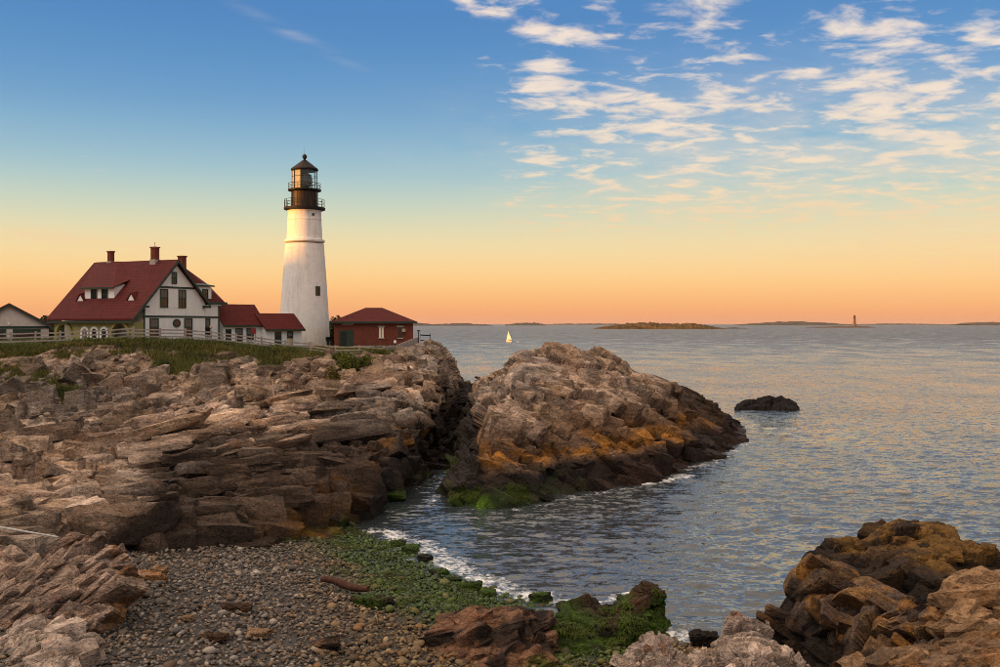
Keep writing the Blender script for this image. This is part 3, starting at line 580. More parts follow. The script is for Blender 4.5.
def join_stones(idx, shapes):
    Vs = []; Fs = []; Cs = []; Ws = []; off = 0; kind = rng.integers(0, len(shapes), len(idx))
    for k in range(len(shapes)):
        ii = idx[kind == k]
        if not len(ii): continue
        v, f = shapes[k]; ca, sa = np.cos(yaw[ii]), np.sin(yaw[ii]); q = v[None]*rad[ii][:, None, None]
        x = q[..., 0]*ca[:, None]-q[..., 1]*sa[:, None]; y = q[..., 0]*sa[:, None]+q[..., 1]*ca[:, None]
        tl = rng.normal(0, .25, (len(ii), 2)); zz = q[..., 2]+x*tl[:, :1]+y*tl[:, 1:]
        A = np.stack([x+xy[ii][:, :1], y+xy[ii][:, 1:], zz+(gz[ii]+rad[ii]*rng.uniform(.05, .5, len(ii)))[:, None]], -1)
        nv = len(v); Vs.append(A.reshape(-1, 3)); Fs.append((f[None]+(off+np.arange(len(ii))*nv)[:, None, None]).reshape(-1, 3)); Cs.append(np.repeat(col[ii], nv, 0)); Ws.append(np.repeat(ga[ii]*.7+(gz[ii] < .25)*.3, nv)); off += nv*len(ii)
    return np.concatenate(Vs), np.concatenate(Fs), np.concatenate(Cs), np.concatenate(Ws)
rest = np.where(~isbig)[0]; nearm = px[rest] > .0042
for idx, shp in ((rest[nearm], SH2), (rest[~nearm], SH1)):
    V, Fc, C, Wt = join_stones(idx, shp); link('cobble_bed', mesh_np('cobble_bed', V, Fc, True, {'Col': C, 'wet': Wt}), STONE, beach, kind='stuff')
var = []
for k in range(40):
    v, f = SH2[k % 10]; cc = stone_color(1, np.array([150. if k < 20 else 420.]), np.array([0. if k < 28 else .55]), np.array([0.]))[0]; me = mesh_np('cobble', v, f, True, {'Col': np.repeat(cc[None], len(v), 0), 'wet': np.zeros(len(v))}); me.materials.append(STONE); var.append(me)
for i in big:
    k = int(rng.integers(0, 20)) if gl[i] < 300 else (int(rng.integers(28, 40)) if ga[i] > .4 else int(rng.integers(20, 28)))
    o = bpy.data.objects.new('cobble', var[k]); COL.objects.link(o); o.parent = beach; r_ = float(rad[i]); o.scale = (r_, r_, r_); o.rotation_euler = (rng.normal(0, .2), rng.normal(0, .2), yaw[i]); o.location = (xy[i, 0], xy[i, 1], gz[i]+r_*.3)

# ---------------------------------------------------------------- free rocks
def cut_rock(dims, s, n=14, ncut=7, amp=.12, R0=None, sc=None):
    """an angular block: a ball pushed out to a set of cutting planes, then jointed"""
    r = np.random.default_rng(s); g = np.linspace(-1, 1, n+1); a, b = np.meshgrid(g, g); fs = []; vs = []; off = 0
    for ax in range(3):
        for sg in (-1, 1):
            p = np.zeros(a.shape+(3,)); p[..., ax] = sg; p[..., (ax+1) % 3] = a; p[..., (ax+2) % 3] = b*sg; vs.append(p.reshape(-1, 3)); fs.append(grid_faces(n+1, n+1)+off); off += (n+1)**2
    d = np.concatenate(vs); d /= np.linalg.norm(d, axis=1, keepdims=True); Fq = np.concatenate(fs)
    key = np.round(d*1e4).astype(np.int64); _, ui, inv = np.unique(key, axis=0, return_index=True, return_inverse=True); d = d[ui]; Fq = inv.ravel()[Fq]
    nn = []; dd = []
    for ax in range(3):
        for sg in (-1, 1):
            q = np.zeros(3); q[ax] = sg; q += r.normal(0, .12, 3); nn.append(q/np.linalg.norm(q)); dd.append(r.uniform(.8, 1.0))
    for _ in range(ncut): q = r.normal(0, 1, 3); nn.append(q/np.linalg.norm(q)); dd.append(r.uniform(1.08, 1.5))
    nn = np.array(nn); dd = np.array(dd); dots = np.maximum(d @ nn.T, 1e-3); v = d*np.min(dd[None]/dots, axis=1)[:, None]
    v = v*np.array(dims); m = float(np.mean(dims)); R0 = R0 if R0 is not None else rot(*r.uniform(-40, 40, 3))
    d2, h2, c2 = fracture(v+s*3.7, np.array((.9, .6, .4))*m, R0, s, amp*m, .8, .7, .08); d3, h3, c3 = fracture(v+s*3.7, np.array((.36, .22, .12))*m, R0, s+1, amp*.3*m, .9, .8, .1)
    v = v+d*(d2+d3+.05*m*fbm(v*2/m+s, 3, s))[:, None]
    return v, Fq, np.stack([h2[:, 0], h2[:, 1], h3[:, 1]], 1)
def fore(kindcol):
    def f(V, hb, pr):
        z = V[:, 2]; w = fbm(V*.8, 4, 91); w2 = fbm(V*2.0, 4, 92)
        if kindcol == 'ochre':
            c = np.repeat(np.array([[.23, .135, .065]]), len(V), 0); c = mixn(c, OCH*.95, sm(hb[:, 1]+w*.9, .3, .9)*.75); c = mixn(c, np.array([.115, .085, .075]), sm(w2+hb[:, 0]*.6, .15, .6)*.8)
            c = mixn(c, DKB*1.3, (1-sm(z+w*.8, 1.9, 2.6))*.95)
        elif kindcol == 'dark':
            c = np.repeat(np.array([[.042, .024, .013]]), len(V), 0); c = mixn(c, np.array([.19, .098, .022]), sm(z+w*.6, 2.3, 2.8)*sm(hb[:, 1]+w*.6, .25, .6)*.95); c = mixn(c, DKB, (1-sm(z+w*.5, 1.7, 2.4))*.9)
        elif kindcol == 'tan':
            c = np.repeat(np.array([[.36, .215, .11]]), len(V), 0); c = mixn(c, np.array([.22, .14, .09]), sm(hb[:, 1]+w, .3, .9)*.7); c = mixn(c, OCH, sm(w2+w, .3, .7)*.5)
        elif kindcol == 'pale':
            c = np.repeat(np.array([[.54, .42, .34]]), len(V), 0); c = mixn(c, np.array([.27, .20, .17]), sm(hb[:, 1]+w, .3, .9)*.7); c = mixn(c, RUST, sm(w2+w*.7, .35, .7)*.6)
        elif kindcol == 'rusty':
            c = np.repeat(np.array([[.46, .33, .25]]), len(V), 0); c = mixn(c, np.array([.26, .195, .16]), sm(hb[:, 1]+w, .3, .9)*.8); c = mixn(c, OCH, sm(w+sm(V[:, 0]/V[:, 1]*F+500, 85, 120)*.6-.5*sm(z, 3.0, 3.7), .15, .5)*.7); c = mixn(c, RUST, sm(w2, .25, .6)*.6)
        elif kindcol == 'brown':
            c = np.repeat(np.array([[.20, .100, .055]]), len(V), 0); c = mixn(c, DKB, sm(w+w2*.4+hb[:, 1]*.3, .05, .35)*.9); c = mixn(c, ALG, (1-sm(z+w*.5, .7, 1.05))*.7)
        elif kindcol == 'weed':
            c = np.repeat(ALG[None]*.7, len(V), 0); c = mixn(c, DKB, sm(w+hb[:, 1]*.5, .15, .5)*.95); c = mixn(c, np.array([.07, .03, .015]), sm(z+w*.4, .9, 1.3)*.9)
        return c*(.8+.4*hb[:, 1:2])*(.9+.2*hb[:, 2:3]), np.full(len(V), {'dark': .5, 'weed': .7, 'brown': .35, 'ochre': .25}.get(kindcol, .0))
    return f
def mound(name, ridge, base, colk, nc, sub, amp, s, scale, R0, parent=None, backd=2.0, bulge=.25, **kw):
    G = rows(ridge); B = rows(base); A = B+np.array([0, -.4, -1.2]); a1 = B*.62+G*.38; a1[:, 1] -= bulge; a1[:, 2] += bulge*.9; a2 = B*.28+G*.72; a2[:, 1] -= bulge*.6; a2[:, 2] += bulge*.8
    H = G+np.array([0, backd*.5, 0]); H[:, 2] -= .35*backd*.5; I = G+np.array([0, backd*1.3, 0]); I[:, 2] = np.minimum(B[:, 2].min(), G[:, 2]-1)-1.0
    return loft_rock(name, [A, B, a1, a2, G, H, I], nc, sub, [.2, .6, .9, .9, .7, .7, .3], s, fore(colk), parent, R0, scale, 2.0 if colk == 'pale' else 1.2, False, 1, .9 if colk == 'pale' and scale < .4 else .35, **kw)
RO = empty('rock_outcrop', at(900, 640, 34), label='big ochre and black rock outcrop rising from the sea at lower right', cat='rocks')
RO.location.z = 0
def keep_world(o, p): o.matrix_parent_inverse = Matrix.Translation(p.location).inverted()
parts = []
parts.append(mound('rock', [(815, 580, 38), (835, 541, 39), (866, 542, 40), (888, 527, 41), (906, 521, 41.5), (935, 528, 41.5), (960, 541, 41), (985, 547, 41), (1003, 566, 41), (1070, 600, 40)],
    [(806, 612, 35), (822, 612, 34.5), (850, 618, 33.5), (880, 624, 33), (905, 627, 32.5), (935, 627, 32.5), (960, 622, 32.5), (985, 612, 33), (1003, 612, 33), (1070, 630, 32.5)], 'dark', 200, [4, 40, 34, 30, 10, 8], .85, 101, .5, rot(10, -20, 20), RO, 3.5))
parts.append(mound('rock', [(783, 626, 33), (794, 590, 33.5), (813, 566, 34), (830, 560, 34), (850, 572, 33), (880, 590, 31), (906, 601, 29.8), (930, 618, 28.2), (952, 642, 26.5), (968, 668, 25)],
    [(765, 662, 31), (786, 668, 30), (812, 676, 28.5), (835, 682, 27.5), (855, 688, 26.5), (880, 694, 25.5), (900, 700, 25), (920, 706, 24.5), (938, 712, 24), (955, 722, 23)], 'ochre', 220, [4, 50, 50, 44, 10, 8], .6, 103, .5, rot(35, 38, -30), RO, 2.0, .5))
parts.append(mound('rock', [(948, 622, 26), (957, 592, 26.5), (966, 573, 27), (985, 571, 27.5), (1010, 568, 27.5), (1080, 560, 27.5)],
    [(942, 690, 23), (955, 700, 22.5), (970, 705, 22), (990, 710, 22), (1010, 710, 22), (1080, 710, 21.5)], 'tan', 130, [4, 44, 40, 36, 8, 6], .6, 105, .45, rot(8, -18, 10), RO, 2.5))
parts.append(mound('rock', [(852, 668, 23), (876, 655, 23.5), (905, 650, 24), (940, 652, 24), (970, 642, 24), (1010, 634, 24), (1080, 625, 24)],
    [(850, 760, 20), (876, 760, 20), (905, 760, 20), (940, 760, 20), (970, 760, 20), (1010, 760, 20), (1080, 760, 20)], 'tan', 160, [3, 24, 30, 40, 8, 6], .6, 107, .4, rot(8, -18, 10), RO, 2.0))
for o in parts: keep_world(o, RO)
PV = empty('rock_outcrop', at(740, 700, 23), label='pale splintered rock with upright grain at bottom edge, right of centre', cat='rocks'); PV.location.z = 0
pale_o = o = mound('rock', [(686, 668, 23.5), (700, 654, 24), (722, 650, 24.5), (735, 624, 25), (750, 629, 25), (768, 641, 25), (790, 655, 25), (812, 672, 24)], [(684, 760, 20.5), (698, 765, 20), (720, 765, 20), (735, 765, 20), (750, 765, 20), (768, 765, 20), (795, 765, 20.5), (815, 765, 20.5)], 'pale', 170, [3, 26, 40, 60, 10, 6], .55, 111, .34, rot(62, 20, 15), PV, 1.6, .2); keep_world(o, PV)
loft = mound('foreground_rock', [(622, 670, 23.8), (632, 650, 24), (645, 641, 24.5), (662, 640, 24.5), (673, 648, 24.5), (684, 668, 24)], [(618, 765, 20.5), (630, 765, 20), (645, 765, 20), (662, 765, 20), (675, 765, 20), (688, 765, 20.5)], 'pale', 110, [3, 20, 30, 44, 10, 6], .55, 113, .34, rot(70, 10, 10), None, 1.4, .2, label='small pale splintered rock peeking over the bottom edge beside the beach', cat='rock')
LROCK = []; BROCK = []
LROCK.append(mound('foreground_rock', [(18, 590, 30), (35, 569, 31), (55, 557, 32), (80, 548, 32.5), (101, 549, 32.5), (114, 557, 32), (119, 588, 31)], [(8, 632, 27), (30, 638, 27), (50, 640, 27), (70, 640, 27), (90, 636, 27.3), (106, 622, 28), (121, 604, 29)], 'rusty', 170, [3, 50, 50, 40, 10, 6], .62, 115, .42, rot(-38, 40, 25), None, 1.8, .45, label='splintered rust-streaked boulder with slanting layers beside the pebble beach', cat='rock'))
LROCK.append(mound('foreground_rock', [(-90, 645, 27), (-30, 640, 26.5), (0, 638, 26.3), (22, 618, 26), (50, 616, 26), (74, 623, 26), (84, 655, 25.2)], [(-90, 740, 22.5), (-30, 735, 22), (0, 732, 22), (20, 730, 21.7), (50, 730, 21.7), (76, 728, 21.8), (90, 700, 22.5)], 'pale', 170, [3, 40, 50, 40, 10, 6], .5, 117, .8, rot(20, 20, 40), None, 1.8, .5, label='pale angular block of rock in the bottom left corner', cat='rock'))
LROCK.append(mound('foreground_rock', [(-120, 552, 34), (-40, 553, 33.5), (-8, 560, 33), (14, 570, 32), (30, 592, 30.8)], [(-120, 660, 27), (-40, 655, 27), (0, 648, 26.5), (20, 640, 27), (34, 628, 28)], 'rusty', 150, [3, 46, 46, 40, 10, 6], .8, 119, .5, rot(-20, 30, 25), None, 2.0, .3, label='dull brown broken rock at the left edge behind the splintered boulder', cat='rock'))
BROCK.append(mound('beach_ledge', [(425, 634, 33), (442, 619, 33.6), (470, 607, 34), (500, 604, 34), (532, 606, 34), (547, 624, 33.4)], [(418, 652, 31), (440, 664, 30), (470, 670, 29.5), (500, 672, 29.3), (535, 665, 30), (550, 648, 31.8)], 'brown', 170, [3, 40, 36, 30, 10, 6], .42, 121, .45, rot(14, -24, 14), None, 1.6, .12, label='low red-brown ledge with black weed patches on the beach', cat='rock'))
BROCK.append(mound('beach_ledge', [(546, 614, 34.5), (570, 604, 35.5), (600, 604, 36), (622, 600, 36.5), (644, 588, 37), (657, 595, 36.8), (664, 610, 36)], [(548, 664, 31), (570, 664, 31), (600, 658, 31.8), (625, 642, 33), (645, 627, 35), (658, 620, 35.4), (667, 614, 35.8)], 'weed', 170, [3, 40, 36, 30, 10, 6], .7, 123, .45, rot(5, 10, 30), None, 1.6, .1, label='green weed-covered rocks running into the water beside the red-brown ledge', cat='rocks'))

# smaller free stones on the beach and at the water's edge: each its own thing
def free_rock(name, u, v, z, dims, s, colk, label, n=16, rz=0.0, group=None, cat='rock'):
    p = onz(u, v, z); vv, ff, hb = cut_rock(dims, s, n); ca, sa = math.cos(rz), math.sin(rz); q = vv @ np.array([[ca, sa, 0], [-sa, ca, 0], [0, 0, 1]])
    cw, wt = fore(colk)(q+p, hb, None); o = link(name, mesh_np(name, q, ff, False, {'Col': cw, 'wet': wt}), ROCK, None, p+np.array([0, 0, dims[2]*.35]), label=label, cat=cat, group=group); return o
free_rock('boulder', 706, 646, .1, (.5, .4, .35), 201, 'dark', 'black wet boulder at the surf line above the pale splintered rock')
free_rock('boulder', 757, 646, .2, (.75, .6, .5), 202, 'dark', 'dark boulder between the pale splintered rock and the big outcrop')
free_rock('boulder', 770, 655, .6, (.8, .6, .6), 206, 'dark', 'dark brown boulder tucked low against the big right-hand outcrop')
free_rock('boulder', 143, 582, 1.9, (.8, .5, .28), 203, 'rusty', 'low dark stone with a rusty end lying on the pebbles beside splintered boulder', rz=.2)
free_rock('boulder', 158, 577, 1.9, (.32, .3, .3), 204, 'tan', 'small ochre stone at the end of the low dark stone')
free_rock('boulder', 186, 622, 2.0, (.26, .2, .15), 205, 'tan', 'small tan pointed stone alone on the grey pebbles')
free_rock('boulder', 237, 609, 1.7, (.55, .35, .12), 207, 'weed', 'flat mossy stone among pebbles in the middle of the beach')
free_rock('boulder', 213, 639, 2.2, (.4, .22, .1), 208, 'weed', 'thin mossy stone lower down the beach, left of two tan stones')
free_rock('boulder', 258, 635, 1.9, (.36, .25, .12), 209, 'tan', 'flat ochre stone on the beach beside a mossy stone')
free_rock('boulder', 328, 648, 1.6, (.38, .3, .2), 210, 'brown', 'rounded brown stone near the bottom middle of the beach')
free_rock('boulder', 372, 604, .9, (.75, .5, .22), 211, 'weed', 'flat brownish stone below the driftwood log')
ORD = ['leftmost', 'second', 'third', 'fourth', 'fifth', 'sixth', 'seventh', 'eighth', 'ninth', 'rightmost']
for k, (u, v, d) in enumerate(sorted([(410, 551, .5), (425, 560, .34), (440, 575, .42), (470, 590, .5), (490, 596, .38), (455, 582, .3), (398, 545, .36), (540, 600, .45), (590, 608, .4), (576, 622, .4)])):
    free_rock('weed_stone', u, v, .05, (d, d*.8, d*.5), 230+k, 'weed', 'weed-covered stone on the foaming beach edge, '+ORD[k]+(' of the row' if k in (0, 9) else ' from the left'), 10, k*1.3, 'weed-covered stones along the surf', 'stone')

# blocks and slabs broken along the joints: the largest are parts of their own, the small ones one part
VB = {}
def variants(dims, n, s0, amp, cnt=12):
    key = (dims, n, s0)
    if key not in VB: VB[key] = [cut_rock(np.array(dims), s0+k, n, 6, amp, R0=np.eye(3)) for k in range(cnt)]
    return VB[key]
def block_field(parent, P, sizes, ang, jit, dims, colf, nind, s, nbig=6, nsmall=4, amp=.055, sink=.25, tint=.42):
    r = np.random.default_rng(s); m = len(P); an = np.radians(np.asarray(ang, float)[None]+r.normal(0, 1, (m, 3))*np.asarray(jit, float)[None])
    order = np.argsort(-sizes/P[:, 1]); big = np.zeros(m, bool); big[order[:nind]] = True
    cx, sx, cy, sy, cz, sz = np.cos(an[:, 0]), np.sin(an[:, 0]), np.cos(an[:, 1]), np.sin(an[:, 1]), np.cos(an[:, 2]), np.sin(an[:, 2]); o_ = np.ones(m); z_ = np.zeros(m)
    Rx = np.stack([o_, z_, z_, z_, cx, -sx, z_, sx, cx], 1).reshape(m, 3, 3); Ry = np.stack([cy, z_, sy, z_, o_, z_, -sy, z_, cy], 1).reshape(m, 3, 3); Rz = np.stack([cz, -sz, z_, sz, cz, z_, z_, z_, o_], 1).reshape(m, 3, 3); RM = Rz @ Ry @ Rx
    tn = 1+r.uniform(-tint, tint, m); sc3 = np.stack([r.uniform(.8, 1.3, m), r.uniform(.8, 1.25, m), r.uniform(.7, 1.4, m)], 1); hr = r.uniform(0, 1, (m, 3))
    pin = np.array(parent.location) if parent.parent is None else np.zeros(3); js = [[], [], [], []]; off = 0; kk = r.integers(0, 12, m)
    for i in range(m):
        vs, fs, hb = variants(dims, nbig if big[i] else nsmall, 900+s, amp)[kk[i]]
        q = (vs*sc3[i]*sizes[i]) @ RM[i].T; w = q+P[i]-np.array([0, 0, sink*sizes[i]*dims[2]])
        if big[i]:
            c_, wt = colf(w, np.clip(hb*.35+hr[i]*.65, 0, 1), None); me = mesh_np('rock', w-P[i], fs, False, {'Col': c_*tn[i], 'wet': wt}); o = link('rock', me, ROCK, parent); o.location = P[i]-np.array(parent.location)
        else:
            js[0].append(w); js[1].append(fs+off); js[2].append(np.clip(hb*.35+hr[i]*.65, 0, 1)); js[3].append(np.full(len(w), tn[i])); off += len(w)
    if js[0]:
        W = np.concatenate(js[0]); c_, wt = colf(W, np.concatenate(js[2]), None); o = link('small_rocks', mesh_np('small_rocks', W-np.array(parent.location), np.concatenate(js[1]), False, {'Col': c_*np.concatenate(js[3])[:, None], 'wet': wt}), ROCK, parent, kind='stuff')
def field_on(o, n, lo, hi, prlo, prhi, *a, **k):
    V, nm, pr, colf = SURF[o.name]; r = np.random.default_rng(a[-1] if a else 1); c_ = np.where((pr > prlo)&(pr < prhi))[0]; i = r.choice(c_, n, replace=False); s_ = np.exp(r.uniform(math.log(lo), math.log(hi), n)); return V[i], s_, colf
cand = np.where((HEADPR > 1.0)&(HEADPR < 6.05)&(HEADLAT > -110)&(HEADLAT < 462)&(HEADTURF < .35))[0]
def head_field(n, prlo, prhi, ulo, uhi, lo, hi, ang, jit, dims, nind, s, **k):
    c_ = cand[(HEADPR[cand] >= prlo)&(HEADPR[cand] < prhi)&(HEADLAT[cand] > ulo)&(HEADLAT[cand] < uhi)]; r = np.random.default_rng(s); i = r.choice(c_, n, replace=False); sz_ = sizes_pow(r, n, lo, hi)
    block_field(headland, HEADV[i], np.clip(sz_, lo, hi*1.2), ang, jit, dims, head_cols, nind, s, **k)
# lower ledges: long low steps; middle: slabs running up to the right; upper cliff: broken blocks
def sizes_pow(r, n, lo, hi, k=2.0): u_ = r.uniform(0, 1, n); return (lo**-k+u_*(hi**-k-lo**-k))**(-1/k)
head_field(90, 1.05, 2.2, -110, 350, .8, 2.0, (-6, 2, 14), (7, 7, 16), (1.25, 1.0, .62), 26, 501, sink=.75)
head_field(150, 2.0, 3.2, -110, 350, .6, 1.9, (-10, -3, 20), (7, 7, 18), (1.3, .95, .5), 40, 502, sink=.7)
head_field(70, 3.0, 4.3, 150, 400, 1.2, 2.1, (-16, -8, 32), (5, 5, 10), (1.5, .95, .30), 46, 506, sink=.5)
head_field(420, 3.0, 4.5, -110, 400, .3, 1.5, (-12, -8, 28), (10, 10, 26), (1.25, .85, .55), 34, 503, sink=.6)
head_field(620, 4.2, 6.0, -110, 390, .25, 1.35, (-8, -8, 25), (18, 18, 45), (1.0, .8, .85), 40, 504, sink=.5)
head_field(60, 4.6, 5.45, -110, 340, .7, 1.5, (0, -10, 20), (8, 12, 28), (1.0, .7, 1.25), 20, 507, sink=.45)
head_field(330, 1.5, 6.0, 330, 440, .35, 1.35, (-16, 10, 38), (14, 14, 28), (1.0, .8, .9), 44, 505, sink=.7)
def isl_field(n, prlo, prhi, lo, hi, ang, jit, dims, nind, s, **k):
    P_, s_, cf = field_on(islet, n, lo, hi, prlo, prhi, s); l_ = P_[:, 0]/P_[:, 1]*F+500; ok_ = (l_ > 478)&(l_ < 738)&~((l_ < 532)&(P_[:, 2] > 7.0)); block_field(islet, P_[ok_], s_[ok_], ang, jit, dims, cf, nind, s, **k)
isl_field(300, .8, 3.2, .35, 1.3, (-8, 10, -25), (12, 12, 30), (1.0, .85, .7), 60, 511, sink=.9)
isl_field(330, 3.0, 5.85, .3, 1.2, (-22, 14, -25), (10, 10, 22), (1.0, .75, .8), 70, 512, sink=.9)
isl_field(150, 2.4, 5.1, .35, .9, (-14, 8, -20), (8, 8, 20), (.7, .6, 1.2), 40, 513, sink=.7)
fl_ = [('rock', 0, 150, .22, .62, 1, 4.8, (-10, 5, 20), (18, 18, 40), (1.0, .85, .65), 30), ('rock', 1, 46, .4, .85, 1.4, 3.7, (-36, 26, -20), (7, 7, 12), (1.2, 1.1, .3), 30), ('rock', 2, 60, .3, .7, 1, 4.4, (-8, -8, 10), (7, 7, 16), (1.3, .9, .5), 24), ('rock', 3, 70, .28, .65, 2, 4.4, (-6, -8, 10), (8, 8, 20), (1.3, .9, .42), 24)]
for nm_, k, n_, lo, hi, a0, a1, an_, jt, dm_, ni in fl_:
    P_, s_, cf = field_on(parts[k], n_, lo, hi, a0, a1, 520+k); block_field(RO, P_, s_, an_, jt, dm_, cf, ni, 520+k, sink=.8)
def th_field(o, n_, lo, hi, a0, a1, an_, jt, dm_, ni, s, par=None, sink=.8):
    P_, s_, cf = field_on(o, n_, lo, hi, a0, a1, s); block_field(par or o, P_, s_, an_, jt, dm_, cf, ni, s, sink=sink)
th_field(pale_o, 150, .14, .32, 1.5, 4.2, (12, -14, 20), (8, 8, 30), (.55, .4, 1.25), 40, 531, PV, .7)
th_field(loft, 80, .12, .26, 1.5, 4.2, (8, -8, 20), (8, 8, 30), (.55, .4, 1.25), 24, 532, None, .7)
th_field(LROCK[0], 90, .28, .62, 1, 4.2, (-34, -36, 18), (7, 7, 10), (1.2, 1.0, .26), 40, 533)
th_field(LROCK[1], 26, .28, .62, 1, 4.0, (-12, -14, 30), (10, 10, 18), (1.2, .9, .7), 14, 534)
th_field(LROCK[2], 80, .25, .6, 1, 4.6, (-14, -20, 20), (16, 16, 30), (1.2, .8, .45), 24, 535)
th_field(BROCK[0], 70, .22, .5, 1, 4.4, (-6, -12, 12), (8, 8, 18), (1.15, .95, .38), 24, 536)
th_field(BROCK[1], 110, .14, .34, 1, 4.6, (0, 0, 20), (20, 20, 40), (1.0, .85, .6), 24, 537)
blk = []
for k in range(14):
    dm = np.array([1, rng.uniform(.6, .95), rng.uniform(.35, .75)]); vv, ff, hb = cut_rock(dm, 300+k, 9, 7, .10); cc = np.repeat(DKB[None], len(vv), 0)*(.7+.9*hb[:, 1:2])
    me = mesh_np('rock', vv, ff, False, {'Col': cc, 'wet': np.full(len(vv), .5)}); me.materials.append(ROCK); blk.append(me)
# dark boulders jamming the channel between headland and islet
for k in range(50):
    D = rng.uniform(77, 126); u = np.interp(D, [78, 92, 126], [437, 452, 475])+rng.normal(0, np.interp(D, [78, 126], [11, 5])); z_ = np.interp(D, [78, 100, 118, 126], [-.1, .5, 1.4, 1.5])+rng.normal(0, .15)
    s_ = rng.uniform(.8, 1.8); p = atz(u, D, z_-.3); o = bpy.data.objects.new('rock', blk[10+k % 4]); COL.objects.link(o); o.parent = headland; o.location = p; o.scale = (s_, s_*1.2, s_*.9); o.rotation_euler = (rng.normal(0, .25), rng.normal(0, .25), rng.uniform(0, 6))

# ---------------------------------------------------------------- sea
us = np.concatenate([np.linspace(-700, -170, 24)[:-1], np.linspace(-170, 1170, 420), np.linspace(1170, 1800, 24)[1:]])
vs_ = np.concatenate([np.linspace(740, 332, 350), np.array([330.5, 329, 327.5, 326.4, 325.6, 325.1, 324.7, 324.4, 324.25])]); Ds = CZ*F/(vs_-HV)
U, Dm = np.meshgrid(us, Ds); X = ((U-500)/F*Dm).ravel(); Y = Dm.ravel(); Z = np.zeros_like(X)
wr = np.random.default_rng(9)
calm = sm(U.ravel(), 380, 620)*.75+.25; calm = np.where(Y > 75, np.maximum(calm, sm(Y, 75, 110)), calm); fade = 1-sm(Y, 180, 500)
for k in range(46):
    lam = float(np.exp(wr.uniform(math.log(.6), math.log(5.0)))); th = math.radians(wr.normal(-98, 26)); am = .0085*lam*wr.uniform(.6, 1.3)/(1+(lam/1.6)**1.5); kx, ky = math.cos(th)*2*math.pi/lam, math.sin(th)*2*math.pi/lam; ph = kx*X+ky*Y+wr.uniform(0, 6.28)
    ph = ph+.6*np.sin(.11*X+.07*Y+k); res = 1-sm(Y, lam*34, lam*90); Z += am*res*(np.sin(ph)+.25*np.cos(2*ph))
Z *= calm*fade
foam = np.zeros_like(X); P2 = np.stack([X, Y], 1)
fl = [([(380, 531), (402, 538), (424, 547), (454, 565), (488, 582), (522, 595), (560, 602), (585, 606)], 1.7, .76), ([(388, 535), (420, 551), (452, 571), (486, 587), (520, 599)], .6, .84), ([(636, 622), (655, 630), (675, 636), (700, 642), (722, 646)], 1.2, .85), ([(640, 485), (666, 481), (686, 476)], 1.3, .85), ([(560, 500), (600, 493), (640, 487)], .9, .66),
      ([(690, 470), (716, 461), (750, 443)], 1.5, .66), ([(745, 441), (752, 428), (735, 415), (722, 402), (716, 390)], 1.8, .48), ([(736, 411), (770, 412), (800, 412)], .9, .7), ([(720, 384), (742, 383)], 3, .5), ([(430, 505), (440, 492), (446, 478)], 1.1, .62), ([(720, 652), (760, 640), (785, 622), (800, 600)], .9, .62), ([(650, 620), (690, 634)], 1.6, .6), ([(600, 604), (620, 596), (640, 590)], .6, .8), ([(500, 512), (530, 508), (552, 504)], 1.0, .62), ([(460, 512), (400, 512)], .3, .25), ([(425, 548), (460, 562), (500, 582)], .9, .42), ([(415, 525), (470, 548)], .5, .22)]
for pts, wd, st in fl:
    q = np.array([onz(*p)[:2] for p in pts])
    for a, b in zip(q[:-1], q[1:]):
        ab = b-a; t = np.clip(((P2-a) @ ab)/(ab @ ab), 0, 1); d = np.linalg.norm(P2-(a+t[:, None]*ab), axis=1); foam = np.maximum(foam, st*np.exp(-(d/wd)**2))
Z += .05*foam
water = link('sea', mesh_np('sea', np.stack([X, Y, Z], 1), grid_faces(len(Ds), len(us)), True, {'foam': foam}), WATER, kind='structure')
seabed = MB().add([(-60, 20, -3.2), (160, 20, -3.2), (160, 220, -3.2), (-60, 220, -3.2)], [(0, 1, 2, 3)]).build('seabed', plain('seabed_mud', (.05, .05, .045), .9, .2, .5), kind='structure')
# ---------------------------------------------------------------- lighthouse
LD = 137.0; K = LD/F                   # metres per photo pixel at the tower
LB = at(304.6, 346, LD); LZ = LB[2]
def lz(v): return (346-v)*K
LH = empty('lighthouse', (LB[0], LB[1], LZ), label='white conical lighthouse tower with black lantern room on the headland', cat='lighthouse')
prof = [(25.6, 352), (25.2, 346), (24.7, 335), (24.0, 318), (22.9, 300), (21.6, 280), (20.3, 262), (19.0, 244)]
tower = MB().lathe([(r*K, lz(v)) for r, v in prof], 96)
tw = tower.build('tower_wall', TOWERW, LH, True)
cor = MB().lathe([(18.6*K, lz(243)), (19.9*K, lz(242)), (19.9*K, lz(240.2)), (18.2*K, lz(239.4))], 64).build('cornice', TOWERW, LH, True)
up = MB().lathe([(17.6*K, lz(241)), (17.0*K, lz(228)), (16.6*K, lz(220.6)), (16.9*K, lz(220.4)), (16.9*K, lz(219.2)), (16.5*K, lz(219)), (16.2*K, lz(212)), (17.4*K, lz(210.5))], 64).build('upper_wall', TOWERW, LH, True)
MB().lathe([(17.2*K, lz(211)), (20.4*K, lz(209.8)), (20.4*K, lz(207.8)), (12*K, lz(207.6))], 48).build('gallery_deck', BLACK, LH, True)
wr_ = MB().lathe([(12.9*K, lz(208)), (12.7*K, lz(192)), (13.2*K, lz(191.4))], 32).build('watch_room', BROWNBLK, LH, True)
for k in range(12):
    t = 2*math.pi*k/12+.1; x, y = math.cos(t)*12.95*K, math.sin(t)*12.95*K; MB().tube((x, y, lz(207.5)), (x*.99, y*.99, lz(192)), .05, n=6).build('rib', BLACK, wr_)
MB().lathe([(13*K, lz(192)), (16.4*K, lz(191)), (16.4*K, lz(189.6)), (11*K, lz(189.4))], 40).build('upper_gallery_deck', BLACK, LH, True)
